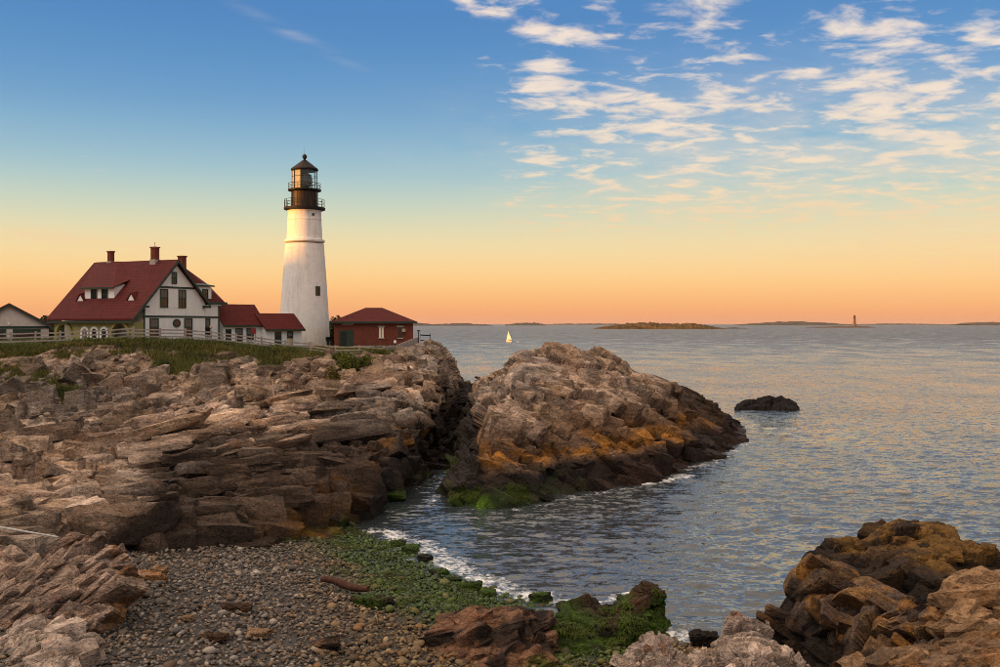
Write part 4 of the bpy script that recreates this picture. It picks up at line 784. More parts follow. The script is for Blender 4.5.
def railing(name, r, z0, z1, npost, nrail):
    p = empty(name); p.parent = LH
    for k in range(npost):
        t = 2*math.pi*k/npost; x, y = r*math.cos(t), r*math.sin(t); MB().tube((x, y, z0), (x, y, z1), .035, n=5).build('post', BLACK, p)
    for j in range(nrail):
        zz = z0+(z1-z0)*(j+1)/nrail; prf = MB()
        for k in range(40):
            a, b = 2*math.pi*k/40, 2*math.pi*(k+1)/40; prf.tube((r*math.cos(a), r*math.sin(a), zz), (r*math.cos(b), r*math.sin(b), zz), .028, n=5, caps=False)
        prf.build('rail', BLACK, p)
railing('gallery_railing', 19.7*K, lz(207.8), lz(200), 18, 3)
railing('upper_gallery_railing', 15.8*K, lz(189.6), lz(183.8), 14, 2)
# lantern: ten-sided cage of glass, curtained on the land side
LR = 12.3*K; NS = 10; lan = empty('lantern'); lan.parent = LH; z0, z1 = lz(189.4), lz(170.5)
for k in range(NS):
    a, b = 2*math.pi*(k+.3)/NS, 2*math.pi*(k+1.3)/NS; pa = (LR*math.cos(a), LR*math.sin(a)); pb = (LR*math.cos(b), LR*math.sin(b))
    MB().tube((*pa, z0), (*pa, z1), .055, n=6).build('mullion', BLACK, lan)
    mid = (math.cos((a+b)/2), math.sin((a+b)/2))
    cur = -.98*mid[0]-.196*mid[1] > .02
    if cur: MB().slab([(pa[0]*.95, pa[1]*.95, z0), (pb[0]*.95, pb[1]*.95, z0), (pb[0]*.95, pb[1]*.95, z1), (pa[0]*.95, pa[1]*.95, z1)], .03).build('curtain', CLOTH, lan)
    MB().add([(*pa, z0), (*pb, z0), (*pb, z1), (*pa, z1)], [(0, 1, 2, 3)]).build('pane', LGLASS, lan)
    for f in (.33, .66): MB().tube((*pa, z0+(z1-z0)*f), (*pb, z0+(z1-z0)*f), .03, n=4).build('glazing_bar', BLACK, lan)
MB().lathe([(.35, lz(188.5)), (.95, lz(186)), (1.15, lz(180.5)), (.95, lz(175)), (.4, lz(173))], 20).build('lens', glass_mat('lens_glass', (.05, .06, .055), .08), LH, True)
MB().lathe([(.22, lz(190)), (.3, lz(188.4)), (.35, lz(188.3))], 12).build('lens_stand', BLACK, LH, True)
rf = MB().lathe([(12.6*K, lz(171.2)), (13.6*K, lz(170.2)), (13.4*K, lz(169.0)), (7.5*K, lz(164.4)), (2.6*K, lz(160.6)), (1.5*K, lz(160))], 20).build('lantern_roof', BLACK, LH, True)
MB().lathe([(1.2*K, lz(160.4)), (1.3*K, lz(159)), (2.3*K, lz(157.6)), (2.4*K, lz(156.2)), (1.5*K, lz(154.8)), (.5*K, lz(154.2))], 16).build('ventilator_ball', BLACK, rf, True)
MB().tube((0, 0, lz(154.5)), (0, 0, lz(146.5)), .04, .015, 6).build('lightning_rod', BLACK, rf)
def on_tower(u, v, r_px):             # a point on the tower's face seen at that pixel
    s = (u-304.6)/r_px; d = Vector((LB[0], LB[1], 0)).normalized(); rgt = Vector((d.y, -d.x, 0)); ang = math.asin(s); nrm = rgt*s-d*math.cos(ang); return nrm, nrm*r_px*K+Vector((0, 0, lz(v)))
def tower_window(u, v, r_px, w, h, fr=True):
    nrm, p = on_tower(u, v, r_px); tg = Vector((-nrm.y, nrm.x, 0)); upv = Vector((0, 0, 1))
    m = MB().slab([p+tg*a*w/2+upv*b*h/2+nrm*.02 for a, b in ((-1, -1), (1, -1), (1, 1), (-1, 1))], .05); wo_ = m.build('window', GLASS, LH)
    if fr:
        fm = MB()
        for a in (-1, 1): fm.slab([p+tg*(a*w/2+c_*.07)+upv*b*(h/2+.07)+nrm*.02 for c_, b in ((-1, -1), (1, -1), (1, 1), (-1, 1))], .09)
        for b in (-1, 1): fm.slab([p+tg*a*(w/2-.07)+upv*(b*h/2+c_*.07)+nrm*.02 for a, c_ in ((-1, -1), (1, -1), (1, 1), (-1, 1))], .085)
        fm.build('frame', GREEN, wo_)
tower_window(317.2, 291.5, 22.3, .55, 1.15); tower_window(312.8, 215.8, 16.5, .35, .35, False)

# ---------------------------------------------------------------- houses
def win(parent, x, z, w, h, wall='y', w0=0.0, sill=True, cols=2, rws_=2, curtain=True, framec=None):
    """window on the wall plane y=w0 (faces -y) or x=w0 (faces -x): surround, glass, bars, sill"""
    framec = framec or GREEN
    def B(m, a0, a1, d0, d1, z0, z1): return m.box(a0, a1, w0-d1, w0-d0, z0, z1) if wall == 'y' else m.box(w0-d1, w0-d0, a0, a1, z0, z1)
    g = B(MB(), x-w/2, x+w/2, .0, .03, z, z+h).build('window', GLASS, parent); f = MB(); t = .11
    B(f, x-w/2-t, x-w/2, 0, .09, z-t, z+h+t); B(f, x+w/2, x+w/2+t, 0, .09, z-t, z+h+t); B(f, x-w/2, x+w/2, 0, .088, z+h, z+h+t); B(f, x-w/2, x+w/2, 0, .088, z-t, z); f.build('frame', framec, g)
    B(MB(), x-w/2, x+w/2, .03, .062, z+h*.48, z+h*.54).build('sash_rail', framec, g)
    if cols > 1: B(MB(), x-.02, x+.02, .03, .055, z, z+h).build('glazing_bar', framec, g)
    if curtain: B(MB(), x-w/2+.02, x+w/2-.02, .0302, .036, z+h*.56, z+h-.02).build('blind', CURT if curtain == 2 else plain_blind, g)
    if sill: B(MB(), x-w/2-.2, x+w/2+.2, 0, .16, z-t-.07, z-t).build('sill', TRIMW, g)
    return g
plain_blind = plain('grey_blind', (.16, .135, .11), .8, .2, 3)
HK = .964; HP = at(133, 338, 112*HK); HZ = CZ-(CZ-9.45)*HK; HR = math.atan2(.899, .438)
HO = empty('keepers_house', (HP[0], HP[1], HZ), HR, label='large white clapboard house with red roof, dormers and three chimneys', cat='house'); HO.scale = (HK, HK, HK)
b = -.6                                # footings reach below the turf
RX, RZ = 6.6, 9.55                     # ridge
ea, er = 2.55, 4.75                    # eave heights left and right
# main block: white gable wall (front, y=0) with the porch bay cut back at its left
MB().prism([(1.7, b), (11.7, b), (11.7, 4.7), (RX, 9.3), (1.7, 4.45)], 'y', .0, 13.2).build('wall', WHITE, HO)
MB().box(11.7, 14.9, .75, 11.0, b, 4.3).build('wing_wall', WHITE, HO)
MB().box(11.6, 15.3, .56, 11.2, 4.3, 4.63).build('wing_eave', TRIMW, HO)
def slope(x0, z0, x1, z1, y0, y1, t=.22): return MB().prism([(x0, z0), (x1, z1), (x1, z1+t), (x0, z0+t)], 'y', y0, y1)
rl = slope(-.55, 2.35, RX, RZ, -.55, 13.75).build('roof', ROOF, HO)
slope(RX+.003, RZ, 11.95, 4.35, -.552, 13.752).build('roof', ROOF, HO)
# green verges and eave boards
slope(-.6, 2.12, RX, RZ-.20, -.62, -.50, .36).build('bargeboard', GREEN, HO); slope(RX+.002, RZ-.20, 12.0, 4.10, -.622, -.502, .36).build('bargeboard', GREEN, HO)
MB().box(-.62, -.40, -.5, 13.7, 2.05, 2.32).build('fascia', GREEN, HO)
MB().box(1.5, 11.75, -.06, 0, 2.72, 2.95).build('belt_course', GREEN, HO); MB().box(3.55, 9.8, -.07, 0, 6.25, 6.48).build('belt_course', GREEN, HO)
MB().box(11.6, 14.98, .66, .745, 2.72, 2.92).build('belt_course', GREEN, HO); MB().box(14.86, 15.0, .65, .8, b, 4.3).build('corner_board', GREEN, HO)
MB().box(1.62, 1.78, -.05, .05, b, 4.4).build('corner_board', GREEN, HO); MB().box(.9, 1.9, -.6, -.05, 3.85, 4.1).build('eave_bracket', GREEN, HO)
MB().box(11.2, 12.1, -.6, -.05, 3.95, 4.25).build('eave_bracket', GREEN, HO)
win(HO, RX-.2, 6.9, .62, 1.25, sill=False); 
for x in (4.75, 7.7): win(HO, x, 4.0, 1.05, 2.05, sill=False, curtain=True)
MB().box(5.4, 7.05, -.04, 0, 3.95, 6.2).build('panel', TRIMW, HO)
for x in (3.2, 8.75): win(HO, x, .45, 1.15, 2.1, sill=True, curtain=True)
win(HO, 12.75, .45, 1.0, 2.1, w0=.75)
ov = MB(); pts = [(RX+.2+.62*math.cos(t), 2.05+.52*math.sin(t)) for t in [2*math.pi*i/20 for i in range(20)]]; ovo = ov.prism(pts, 'y', -.10, 0).build('oval_window', GREEN, HO); MB().prism([(RX+.2+.42*math.cos(t), 2.05+.34*math.sin(t)) for t in [2*math.pi*i/20 for i in range(20)]], 'y', -.115, -.1).build('pane', GLASS, ovo)
# rear wing: red hip roof with a white dormer, above the wing wall
wv_ = [(10.9, .55, 4.66), (16.1, .55, 4.66), (16.9, 4.5, 7.3), (12.7, 4.5, 9.3), (8.0, 4.5, 9.3), (16.9, 7.5, 7.3), (12.7, 7.5, 9.3), (8.0, 7.5, 9.3), (16.1, 11.5, 4.66), (8.0, 11.5, 4.66)]
MB().add(wv_, [(0, 1, 2, 3, 4), (1, 8, 5, 2), (2, 5, 6, 3), (3, 6, 7, 4), (5, 8, 9, 7, 6), (0, 4, 7, 9), (0, 9, 8, 1)]).build('wing_roof', ROOF, HO)
MB().box(11.6, 16.2, .40, .545, 4.45, 4.78).build('fascia', GREEN, HO)
dm = MB().box(11.3, 13.9, 1.0, 4.0, 4.80, 6.72).build('dormer', WHITE, HO); win(dm, 12.75, 5.15, .8, 1.15, w0=1.0, sill=False, curtain=False)
MB().slab([(11.0, .7, 6.72), (14.2, .7, 6.72), (14.2, 4.3, 7.3), (11.0, 4.3, 7.3)], .16).build('dormer_roof', GREEN, dm)
# shed dormer on the porch side
y0, y1 = 5.1, 10.0; zx = lambda x: 2.35+(x+.55)*(RZ-2.35)/(RX+.55)
dx0 = 1.9
sd = MB().prism([(dx0, zx(dx0)-.1), (dx0, 6.3), (4.0, 6.9), (4.6, zx(4.6)-.3)], 'y', y0, y1).build('dormer', WHITE, HO)
MB().add([(dx0-.4, y0-.3, 6.32), (dx0-.4, y1+.3, 6.32), (RX-.05, 13.3, RZ+.26), (RX-.05, 9.4, RZ+.26), (4.7, y0-.3, zx(4.7)-.1), (4.7, y1+.3, zx(4.7)-.1)], [(0, 1, 2, 3), (0, 3, 4), (1, 5, 2), (0, 4, 5, 1), (3, 2, 5, 4)]).build('dormer_roof', ROOF, sd)
MB().box(dx0-.45, dx0-.25, y0-.36, y1+.36, 6.15, 6.36).build('fascia', GREEN, sd)
for yy in (6.6, 8.4): win(sd, yy, 4.85, .8, 1.2, 'x', dx0, False, 2, 2, False)
for yy in (2.0, 10.4):                 # little triangular roof vents
    q0_ = zx(1.6)+.2; vt = MB().add([(1.6, yy-.55, q0_), (1.6, yy+.55, q0_), (1.6, yy, q0_+.75), (2.5, yy, zx(2.5)+.25)], [(0, 1, 2), (0, 2, 3), (2, 1, 3), (0, 3, 1)]).build('roof_vent', TRIMW, HO)
    MB().slab([(1.5, yy-.66, q0_-.05), (2.6, yy, zx(2.6)+.25), (1.5, yy, q0_+.85)], .08).build('roof', ROOF, vt); MB().slab([(1.5, yy, q0_+.85), (2.6, yy, zx(2.6)+.25), (1.5, yy+.66, q0_-.05)], .08).build('roof', ROOF, vt)
# chimneys
for (cx, cy, w, d, h0, h1) in ((RX+.1, 10.9, .58, .58, 8.8, 11.0), (RX-.1, 3.2, .72, .72, 8.8, 11.25), (10.1, 2.3, .72, .72, 5.5, 10.35)):
    ch = MB().box(cx-w/2, cx+w/2, cy-d/2, cy+d/2, h0, h1).build('chimney', BRICK, HO); MB().box(cx-w/2-.08, cx+w/2+.08, cy-d/2-.08, cy+d/2+.08, h1, h1+.16).build('cap', BRICK, ch)
    MB().box(cx-w/2-.1, cx+w/2+.1, cy-d/2-.1, cy+d/2+.1, h0, (RZ+.3 if cx < 9 else 7.2)).build('flashing', CONC, ch)
MB().tube((RX-.1, 3.2, 11.3), (RX-.1, 3.2, 12.0), .03, n=5).build('vent_pipe', BLACK, HO)
# porch arcade on the left wall (x=0): two wide arches, three narrow white-trimmed arched windows between
def arch_wall(m, y0, y1, z0, z1, openings, x0, x1):
    """wall with round-headed openings [(yc, half, spring)] built from spandrel strips"""
    ys = sorted(set([y0, y1]+[q for (yc, hw, sp) in openings for q in np.linspace(yc-hw, yc+hw, 13)]))
    for a, c_ in zip(ys[:-1], ys[1:]):
        mid = (a+c_)/2; op = [o for o in openings if abs(mid-o[0]) < o[1]]
        if op:
            yc, hw, sp = op[0]; f = lambda y: sp+math.sqrt(max(hw*hw-(y-yc)**2, 0)); m.prism([(a, f(a)), (c_, f(c_)), (c_, z1), (a, z1)], 'x', x0, x1)
        else: m.box(x0, x1, a, c_, z0, z1)
    return m
ops = [(11.2, 1.15, .75), (1.9, 1.25, .75)]
arch_wall(MB(), 0.05, 13.0, b, 2.2, ops+[(4.6, .42, 1.0), (6.2, .42, 1.0), (7.8, .42, 1.0)], 0, .22).build('porch_arcade', OLIVE, HO)
for yc, hw, sp in ((4.6, .42, 1.0), (6.2, .42, 1.0), (7.8, .42, 1.0)):
    m = MB(); N_ = 12
    for k in range(N_):
        a, c_ = math.pi*k/N_, math.pi*(k+1)/N_; q = lambda r, t: (yc+r*math.cos(t), sp+r*math.sin(t)); m.prism([q(hw-.02, a), q(hw+.24, a), q(hw+.24, c_), q(hw-.02, c_)], 'x', -.08, .02)
    m.box(-.08, .02, yc-hw-.24, yc-hw+.02, -.2, sp); m.box(-.08, .02, yc+hw-.02, yc+hw+.24, -.2, sp); aw = m.build('arched_window', TRIMW, HO); MB().box(.08, .12, yc-hw, yc+hw, -.2, sp+hw).build('pane', GLASS, aw)
for yc, hw, sp in ops:
    m = MB()
    for k in range(12):
        a, c_ = math.pi*k/12, math.pi*(k+1)/12; q = lambda r, t: (yc+r*math.cos(t), sp+r*math.sin(t)); m.prism([q(hw, a), q(hw+.3, a), q(hw+.3, c_), q(hw, c_)], 'x', -.28, -.003)
    m.build('arch_hood', OLIVE, HO)
MB().box(.22, 1.7, .02, .2, b, 2.2).build('porch_end', OLIVE, HO); MB().box(-.35, .0, 8.6, 12.6, b, .15).build('porch_base', CONC, HO)
for yy in (2.9, 9.9): MB().box(1.55, 1.7, yy-.45, yy+.45, b, 1.9).build('door', PALEWOOD, HO)
MB().box(1.5, 1.699, .3, 12.9, b, 2.3).build('porch_back_wall', CURT, HO)

# linking range between house and tower: two low white buildings with red roofs
def local_box_house(name, label, u0, D0, u_len, depth, zb, zw, zr, doors, wins, rz=HR):
    p = atz(u0, D0, zb); o = empty(name, p, rz, label=label, cat='building'); L = u_len
    MB().box(0, L, 0, depth, -.8, zw).build('wall', WHITE, o)
    for yy in (0, depth): pass
    for x in (0.0, L-.2): MB().prism([(0.01, zw), (depth-.01, zw), (depth/2, zr-.15)], 'x', x+.001, x+.199).build('gable', WHITE, o)
    MB().prism([(-.45, zw-.28), (depth/2, zr), (depth/2, zr+.2), (-.45, zw-.08)], 'x', -.3, L+.3).build('roof', ROOF, o)
    MB().prism([(depth/2+.003, zr), (depth+.45, zw-.28), (depth+.45, zw-.08), (depth/2+.003, zr+.2)], 'x', -.3, L+.3).build('roof', ROOF, o)
    MB().box(-.32, L+.32, -.5, -.4, zw-.32, zw-.1).build('fascia', GREEN, o)
    for x0, x1, zt in doors: d = MB().box(x0, x1, -.06, 0, -.4, zt).build('door', GREEN, o); MB().box(x0+.12, x1-.12, -.085, -.06, zt*.5, zt-.2).build('pane', GLASS, d)
    for x, z, w, h in wins: win(o, x, z, w, h, sill=True, curtain=True)
    return o
LRZ = HR-R(18)
local_box_house('link_building', 'low white building with red roof against the right side of the big house', 224, 121.5, 5.6, 5.0, 9.0, 2.35, 4.75, [(.2, 1.0, 1.75)], [(2.1, .3, .8, 1.5), (3.7, .3, .8, 1.5)], LRZ)
local_box_house('link_building', 'smallest white red-roofed building, with green door, touching the lighthouse', 266, 124.5, 5.4, 4.4, 8.7, 2.1, 3.9, [(1.3, 2.3, 1.7)], [(3.6, .5, .7, 1.15)], LRZ)
# clutter by the doors
def small_thing(name, u, v, D, parts_, label, cat):
    p = at(u, v, D); o = empty(name, p, HR, label=label, cat=cat)
    for nm, bx, mm in parts_: MB().box(*bx).build(nm, mm, o, bevel=.01)
small_thing('sign_board', 253.5, 336, 121, [('board', (-.45, .45, -.04, .04, .25, 1.0), plain('red_paint', (.30, .03, .03), .5, .1)), ('post', (-.35, -.28, -.03, .03, -.8, .25), WOOD), ('post', (.28, .35, -.03, .03, -.8, .25), WOOD)], 'small red notice board on posts between the two low white buildings', 'sign')
small_thing('planter_box', 290, 343, 122, [('box', (-.3, .3, -.25, .25, -.4, .55), PALEWOOD), ('soil', (-.25, .25, -.2, .2, .55, .58), BARK)], 'small tan wooden box beside the door of the smallest white building', 'box')
small_thing('bench', 331.5, 343.5, 127, [('seat', (-.9, .6, -.25, .25, .32, .42), BLACK), ('leg', (-.8, -.65, -.2, .2, -.4, .32), BLACK), ('leg', (.35, .5, -.2, .2, -.4, .32), BLACK), ('backrest', (-.9, .6, .2, .28, .42, .85), BLACK)], 'dark bench at the right foot of the lighthouse', 'bench')
p = at(211, 341, 106.5); o = empty('path_lamp', p, label='short post with a lamp on the grass before the big house', cat='lamp'); MB().tube((0, 0, -.4), (0, 0, 1.35), .045, n=8).build('post', PALEWOOD, o); MB().lathe([(.05, 1.35), (.14, 1.42), (.16, 1.6), (.08, 1.72), (.02, 1.74)], 10).build('lamp_head', PALEWOOD, o, True)

# garage at the left edge
GP = at(-32, 345, 114); GA = R(27); GO = empty('garage', (GP[0], GP[1], 9.3), GA, label='pale gabled garage with dark roof cut off by the left edge', cat='garage')
gw = 8.6
MB().prism([(0, -.8), (gw, -.8), (gw, 1.95), (gw/2, 4.35), (0, 1.95)], 'y', 0, 8).build('wall', plain('pale_siding', (.56, .50, .46), .7, .15, 2), GO)
MB().prism([(-.5, 1.65), (gw/2, 4.4), (gw/2, 4.6), (-.5, 1.85)], 'y', -.4, 8.3).build('roof', DARKROOF, GO); MB().prism([(gw/2+.003, 4.4), (gw+.5, 1.65), (gw+.5, 1.85), (gw/2+.003, 4.6)], 'y', -.4, 8.3).build('roof', DARKROOF, GO)
MB().prism([(-.5, 1.45), (gw/2, 4.2), (gw/2, 4.45), (-.5, 1.7)], 'y', -.46, -.38).build('bargeboard', GREEN, GO); MB().prism([(gw/2+.003, 4.2), (gw+.5, 1.45), (gw+.5, 1.7), (gw/2+.003, 4.45)], 'y', -.462, -.382).build('bargeboard', GREEN, GO)
MB().box(.0, gw, -.06, 0, 1.55, 1.85).build('belt_course', GREEN, GO)
for x in (1.0, 4.7): d = MB().box(x, x+3.0, -.05, 0, -.8, 1.5).build('garage_door', GREEN, GO); MB().box(x+.3, x+2.7, -.07, -.05, .55, 1.1).build('pane', GLASS, d)
MB().box(4.2, 4.4, -.14, 0, 2.0, 2.35).build('lamp', TRIMW, GO); MB().box(gw, gw+.04, 1.0, 1.5, .5, 1.4).build('side_window', TRIMW, GO)

# brick fog-signal building
BD = 127.0; BP = at(334, 346, BD); BO = empty('brick_building', (BP[0], BP[1], 8.35), R(8.6), label='red brick hip-roofed building to the right of the lighthouse', cat='building')
kb = BD/F; bw = 79*kb; bd = 8.0; bh = 26*kb
MB().box(0, bw, 0, bd, -1.0, bh).build('wall', BRICK, BO); MB().box(-.08, bw+.08, -.08, bd+.08, -1.2, .22).build('plinth', CONC, BO)
MB().add([(-.5, -.5, bh-.05), (bw+.5, -.5, bh-.05), (bw+.5, bd+.5, bh-.05), (-.5, bd+.5, bh-.05), (bw*.40, bd/2, bh+1.85), (bw*.62, bd/2, bh+1.85)], [(0, 1, 5, 4), (1, 2, 5), (2, 3, 4, 5), (3, 0, 4), (3, 2, 1, 0)]).build('roof', ROOF, BO)
MB().box(-.52, bw+.52, -.56, -.503, bh-.28, bh-.02).build('fascia', GREEN, BO)
dr = MB().box(5*kb, 19*kb, -.09, 0, -.1, 17*kb).build('door', GREEN, BO); MB().box(6.5*kb, 12.5*kb, -.11, -.09, .05, 15.5*kb).build('opening', INSIDE, dr); MB().box(8*kb, 19.5*kb, -.12, 0, 22.5*kb, 24*kb).build('lintel', CONC, BO)
for x in (47, 66):
    wn = MB().box((x-2.4)*kb, (x+2.4)*kb, -.03, 0, 9.5*kb, 20*kb).build('window', CURT if x == 47 else GLASS, BO); MB().box((x-3.6)*kb, (x+3.6)*kb, -.10, 0, 20*kb, 21.6*kb).build('lintel', CONC, wn); MB().box((x-3*1.0)*kb, (x+3)*kb, -.14, 0, 8.3*kb, 9.5*kb).build('sill', CONC, wn); MB().box((x-.2)*kb, (x+.2)*kb, -.06, -.03, 9.5*kb, 20*kb).build('glazing_bar', GREEN, wn)
bl = MB().box(67.5*kb, 71*kb, -.5, -.03, 15.5*kb, 18.6*kb).build('air_unit', PALEWOOD, BO)
MB().box(66.1*kb, 68.3*kb, -.02, -.005, 9.6*kb, 14*kb).build('panel', CONC, BO)

# ---------------------------------------------------------------- fences
def fence(name, pts, label, postm, railm, hgt=1.05, nrail=3, step=2.4, pw=.09):
    P_ = [at(*q) for q in pts]; o = empty(name, P_[0], label=label, cat='fence'); org = P_[0]
    seg = [np.linalg.norm(b_[:2]-a_[:2]) for a_, b_ in zip(P_[:-1], P_[1:])]; cum = np.concatenate([[0], np.cumsum(seg)]); n_ = max(2, int(cum[-1]/step)+1); tt = np.linspace(0, cum[-1], n_)
    Q = np.stack([np.interp(tt, cum, [p[k] for p in P_]) for k in range(3)], 1)-org
    Q[:, 2] += np.random.default_rng(3).normal(0, .03, n_)
    pm = MB().box(-pw, pw, -pw, pw, -.9, hgt+.12).build('post', postm, o); pm.location = Q[0]
    for q in Q[1:]:
        c_ = pm.copy(); COL.objects.link(c_); c_.parent = o; c_.location = q; c_.rotation_euler = (0, np.random.default_rng(int(abs(q[0])*100)).normal(0, .03), .2)
    for a_, b_ in zip(Q[:-1], Q[1:]):
        for j in range(nrail):
            z_ = hgt*(j+.55)/nrail*1.08; d = Vector(b_-a_); n2 = Vector((d.y, -d.x, 0)).normalized()*.03; up_ = Vector((0, 0, .075)); A_ = Vector(a_)+Vector((0, 0, z_)); B_ = Vector(b_)+Vector((0, 0, z_)); off = n2*3.2
            MB().add([A_-up_+off-n2, B_-up_+off-n2, B_+up_+off-n2, A_+up_+off-n2, A_-up_+off+n2, B_-up_+off+n2, B_+up_+off+n2, A_+up_+off+n2], [(0, 1, 2, 3), (7, 6, 5, 4), (0, 4, 5, 1), (1, 5, 6, 2), (2, 6, 7, 3), (3, 7, 4, 0)]).build('rail', railm, o)
    return o
fence('rail_fence', [(-90, 346.5, 101), (0, 344, 102), (36, 343, 102.3), (70, 341.5, 102.5), (133, 339, 103)], 'grey post-and-rail fence left of the big house, along the cliff top', WOOD, WOOD, 1.12)
fence('rail_fence', [(134, 338.5, 103), (164, 337.5, 103.5), (190, 339, 104.5), (217, 341, 105), (250, 345, 106), (285, 349.5, 107), (310, 352, 107.6)], 'pale post-and-rail fence sloping down before the white house and low buildings', WOOD, WOOD, .98)
fence('rail_fence', [(311, 352, 107.6), (342, 355, 108), (362, 355, 108.5), (383, 356, 109)], 'tan post-and-rail fence below the brick building', PALEWOOD, PALEWOOD, .95)
wl = [at(383, 357, 108.8), at(398, 355, 113), (at(413, 349, 119)), at(418, 346, 123)]; m = MB(); o_ = wl[0]
tops = [at(383, 347.5, 108.8), at(398, 344.5, 113), at(413, 338.5, 119), at(418, 337, 123)]
for i in range(3):
    a0, b0, a1, b1 = [Vector(q-o_) for q in (wl[i], wl[i+1], tops[i], tops[i+1])]; th = Vector((.1, .14, 0)); dn = Vector((0, 0, -.8)); m.add([a0+dn, b0+dn, b1, a1, a0+dn+th, b0+dn+th, b1+th, a1+th], [(0, 1, 2, 3), (7, 6, 5, 4), (0, 4, 5, 1), (1, 5, 6, 2), (2, 6, 7, 3), (3, 7, 4, 0)])
rw = m.build('board_wall', plain('weathered_boards', (.34, .29, .26), .85, .3, 5, .2, .3, 0, (1, 1, .2)), None, label='weathered grey board wall climbing to the right of the brick building', cat='wall'); rw.location = o_
fence('railing', [(420, 344, 124), (430, 343.5, 126)], 'thin metal railing on the rock tip right of the brick building', BLACK, BLACK, 1.3, 2, 1.2, .03)
# lamp post beside the railing
p = at(418.7, 345, 122); o = empty('lamp_post', p, label='little post with a flat cap beside the thin railing', cat='post'); MB().tube((0, 0, -.5), (0, 0, 1.7), .06, n=8).build('post', BLACK, o); MB().box(-.2, .2, -.2, .2, 1.7, 1.85).build('cap', BLACK, o, bevel=.03)
p = at(395, 352, 112); o = empty('bollard_lamp', p, label='small black bollard with white top in front of the board wall', cat='lamp'); MB().tube((0, 0, -.5), (0, 0, .95), .07, n=8).build('post', BLACK, o); MB().lathe([(.05, .95), (.16, 1.05), (.16, 1.25), (.04, 1.35)], 10).build('lamp_head', TRIMW, o, True)
# ---------------------------------------------------------------- grass, shrubs
def blades(P0, hgt, wid, lean, rg):
    n = len(P0); th = rg.uniform(0, 6.283, n); d = np.stack([np.cos(th), np.sin(th), np.zeros(n)], 1); l = np.stack([rg.normal(0, 1, n), rg.normal(0, 1, n), np.zeros(n)], 1)*lean; H = hgt*rg.uniform(.5, 1.3, n)[:, None]; w = wid*rg.uniform(.6, 1.3, n)[:, None]
    a = P0-d*w; b_ = P0+d*w; m = P0+np.array([0, 0, 1])*H*.6+l*H*.35; t = P0+np.array([0, 0, 1])*H+l*H
    V = np.stack([a, b_, m+d*w*.7, m-d*w*.7, t], 1).reshape(-1, 3); k = np.arange(n)[:, None]*5
    Fc = np.concatenate([k+np.array([[0, 1, 2]]), k+np.array([[0, 2, 3]]), k+np.array([[3, 2, 4]])]); return V, Fc
rg = np.random.default_rng(12)
ok = np.where((HEADTURF > .5)&(HEADPR > 5.0)&(HEADPR < 8.2)&(HEADLAT > -120)&(HEADLAT < 432))[0]
w_ = np.where(HEADPR[ok] < 7, 1.0, .35); i = rg.choice(ok, 42000, p=w_/w_.sum()); P0 = HEADV[i]+np.stack([rg.uniform(-.3, .3, len(i)), rg.uniform(-.3, .3, len(i)), np.full(len(i), -.03)], 1)
tall = np.where(HEADPR[i] < 6.8, .42, .20)*np.where(fbm(P0*.3, 3, 5) > .1, 1.35, .85)
V, Fc = blades(P0, tall[:, None], .035, .35, rg); link('grass', mesh_np('grass', V, Fc, False), GRASS, kind='stuff', label='rough green grass along the cliff top', cat='grass')
dsel = rg.choice(ok[(HEADPR[ok] < 6.4)], 9000); P0 = HEADV[dsel]+rg.uniform(-.25, .25, (9000, 3))*np.array([1, 1, 0]); V, Fc = blades(P0, .5, .03, .5, rg); link('dry_grass', mesh_np('dry_grass', V, Fc, False), DRY, kind='stuff', label='straw-coloured dry grass on the cliff edge', cat='grass')
def bush(name, p, rx, ry, rz, n, leaf, mat_, label, cat, s, group=None, trunk=True, top=.5):
    r = np.random.default_rng(s); o = empty(name, p, label=label, cat=cat, group=group)
    ncl = 22; cc = r.normal(0, 1, (ncl, 3)); cc /= np.linalg.norm(cc, axis=1, keepdims=True); cc *= r.uniform(.25, .85, (ncl, 1)); cc[:, 2] = np.abs(cc[:, 2])*1.0+.1
    k = r.integers(0, ncl, n); q = r.normal(0, 1, (n, 3)); q /= np.linalg.norm(q, axis=1, keepdims=True); q = cc[k]+q*.34*r.uniform(.4, 1, (n, 1))
    q = q*np.array([rx, ry, rz]); d1 = r.normal(0, 1, (n, 3)); d1 /= np.linalg.norm(d1, axis=1, keepdims=True); d2 = np.cross(d1, r.normal(0, 1, (n, 3))); d2 /= np.linalg.norm(d2, axis=1, keepdims=True); L = leaf*r.uniform(.6, 1.4, (n, 1))
    V = np.stack([q-d1*L, q+d2*L*.45, q+d1*L, q-d2*L*.45], 1).reshape(-1, 3); Fc = np.arange(n*4).reshape(-1, 4)
    link('crown' if trunk else 'foliage', mesh_np('foliage', V, Fc, False), mat_, o)
    m = MB(); m.tube((0, 0, -.6), (0, 0, rz*.6), rx*.07, rx*.03, 7)
    for a in range(5): t = a*1.3; m.tube((0, 0, rz*.2), (rx*.5*math.cos(t), ry*.5*math.sin(t), rz*.8), rx*.03, rx*.012, 5)
    m.build('trunk' if trunk else 'stem', BARK, o); return o
def ground(u, v, D): p = at(u, v, D); return p
bush('shrub', at(351, 372, 91), 1.9, 1.3, 2.2, 6200, .12, SHRUB, 'tall bushy green shrub hanging over the rock edge below the brick building', 'shrub', 401, trunk=False)
bush('shrub', at(333, 384, 87), 1.0, .9, 1.7, 2600, .11, DRY, 'small yellow-green shrub at the lower left of the tall shrub', 'shrub', 402, trunk=False)
bush('shrub', at(368, 367, 95), 1.2, .9, 1.1, 2200, .11, SHRUB, 'low green shrub just right of the tall shrub', 'shrub', 403, trunk=False)
bush('shrub', at(338, 362, 95.5), 1.6, .9, .8, 2200, .11, SHRUB, 'low green shrub against the tan fence posts', 'shrub', 404, trunk=False)
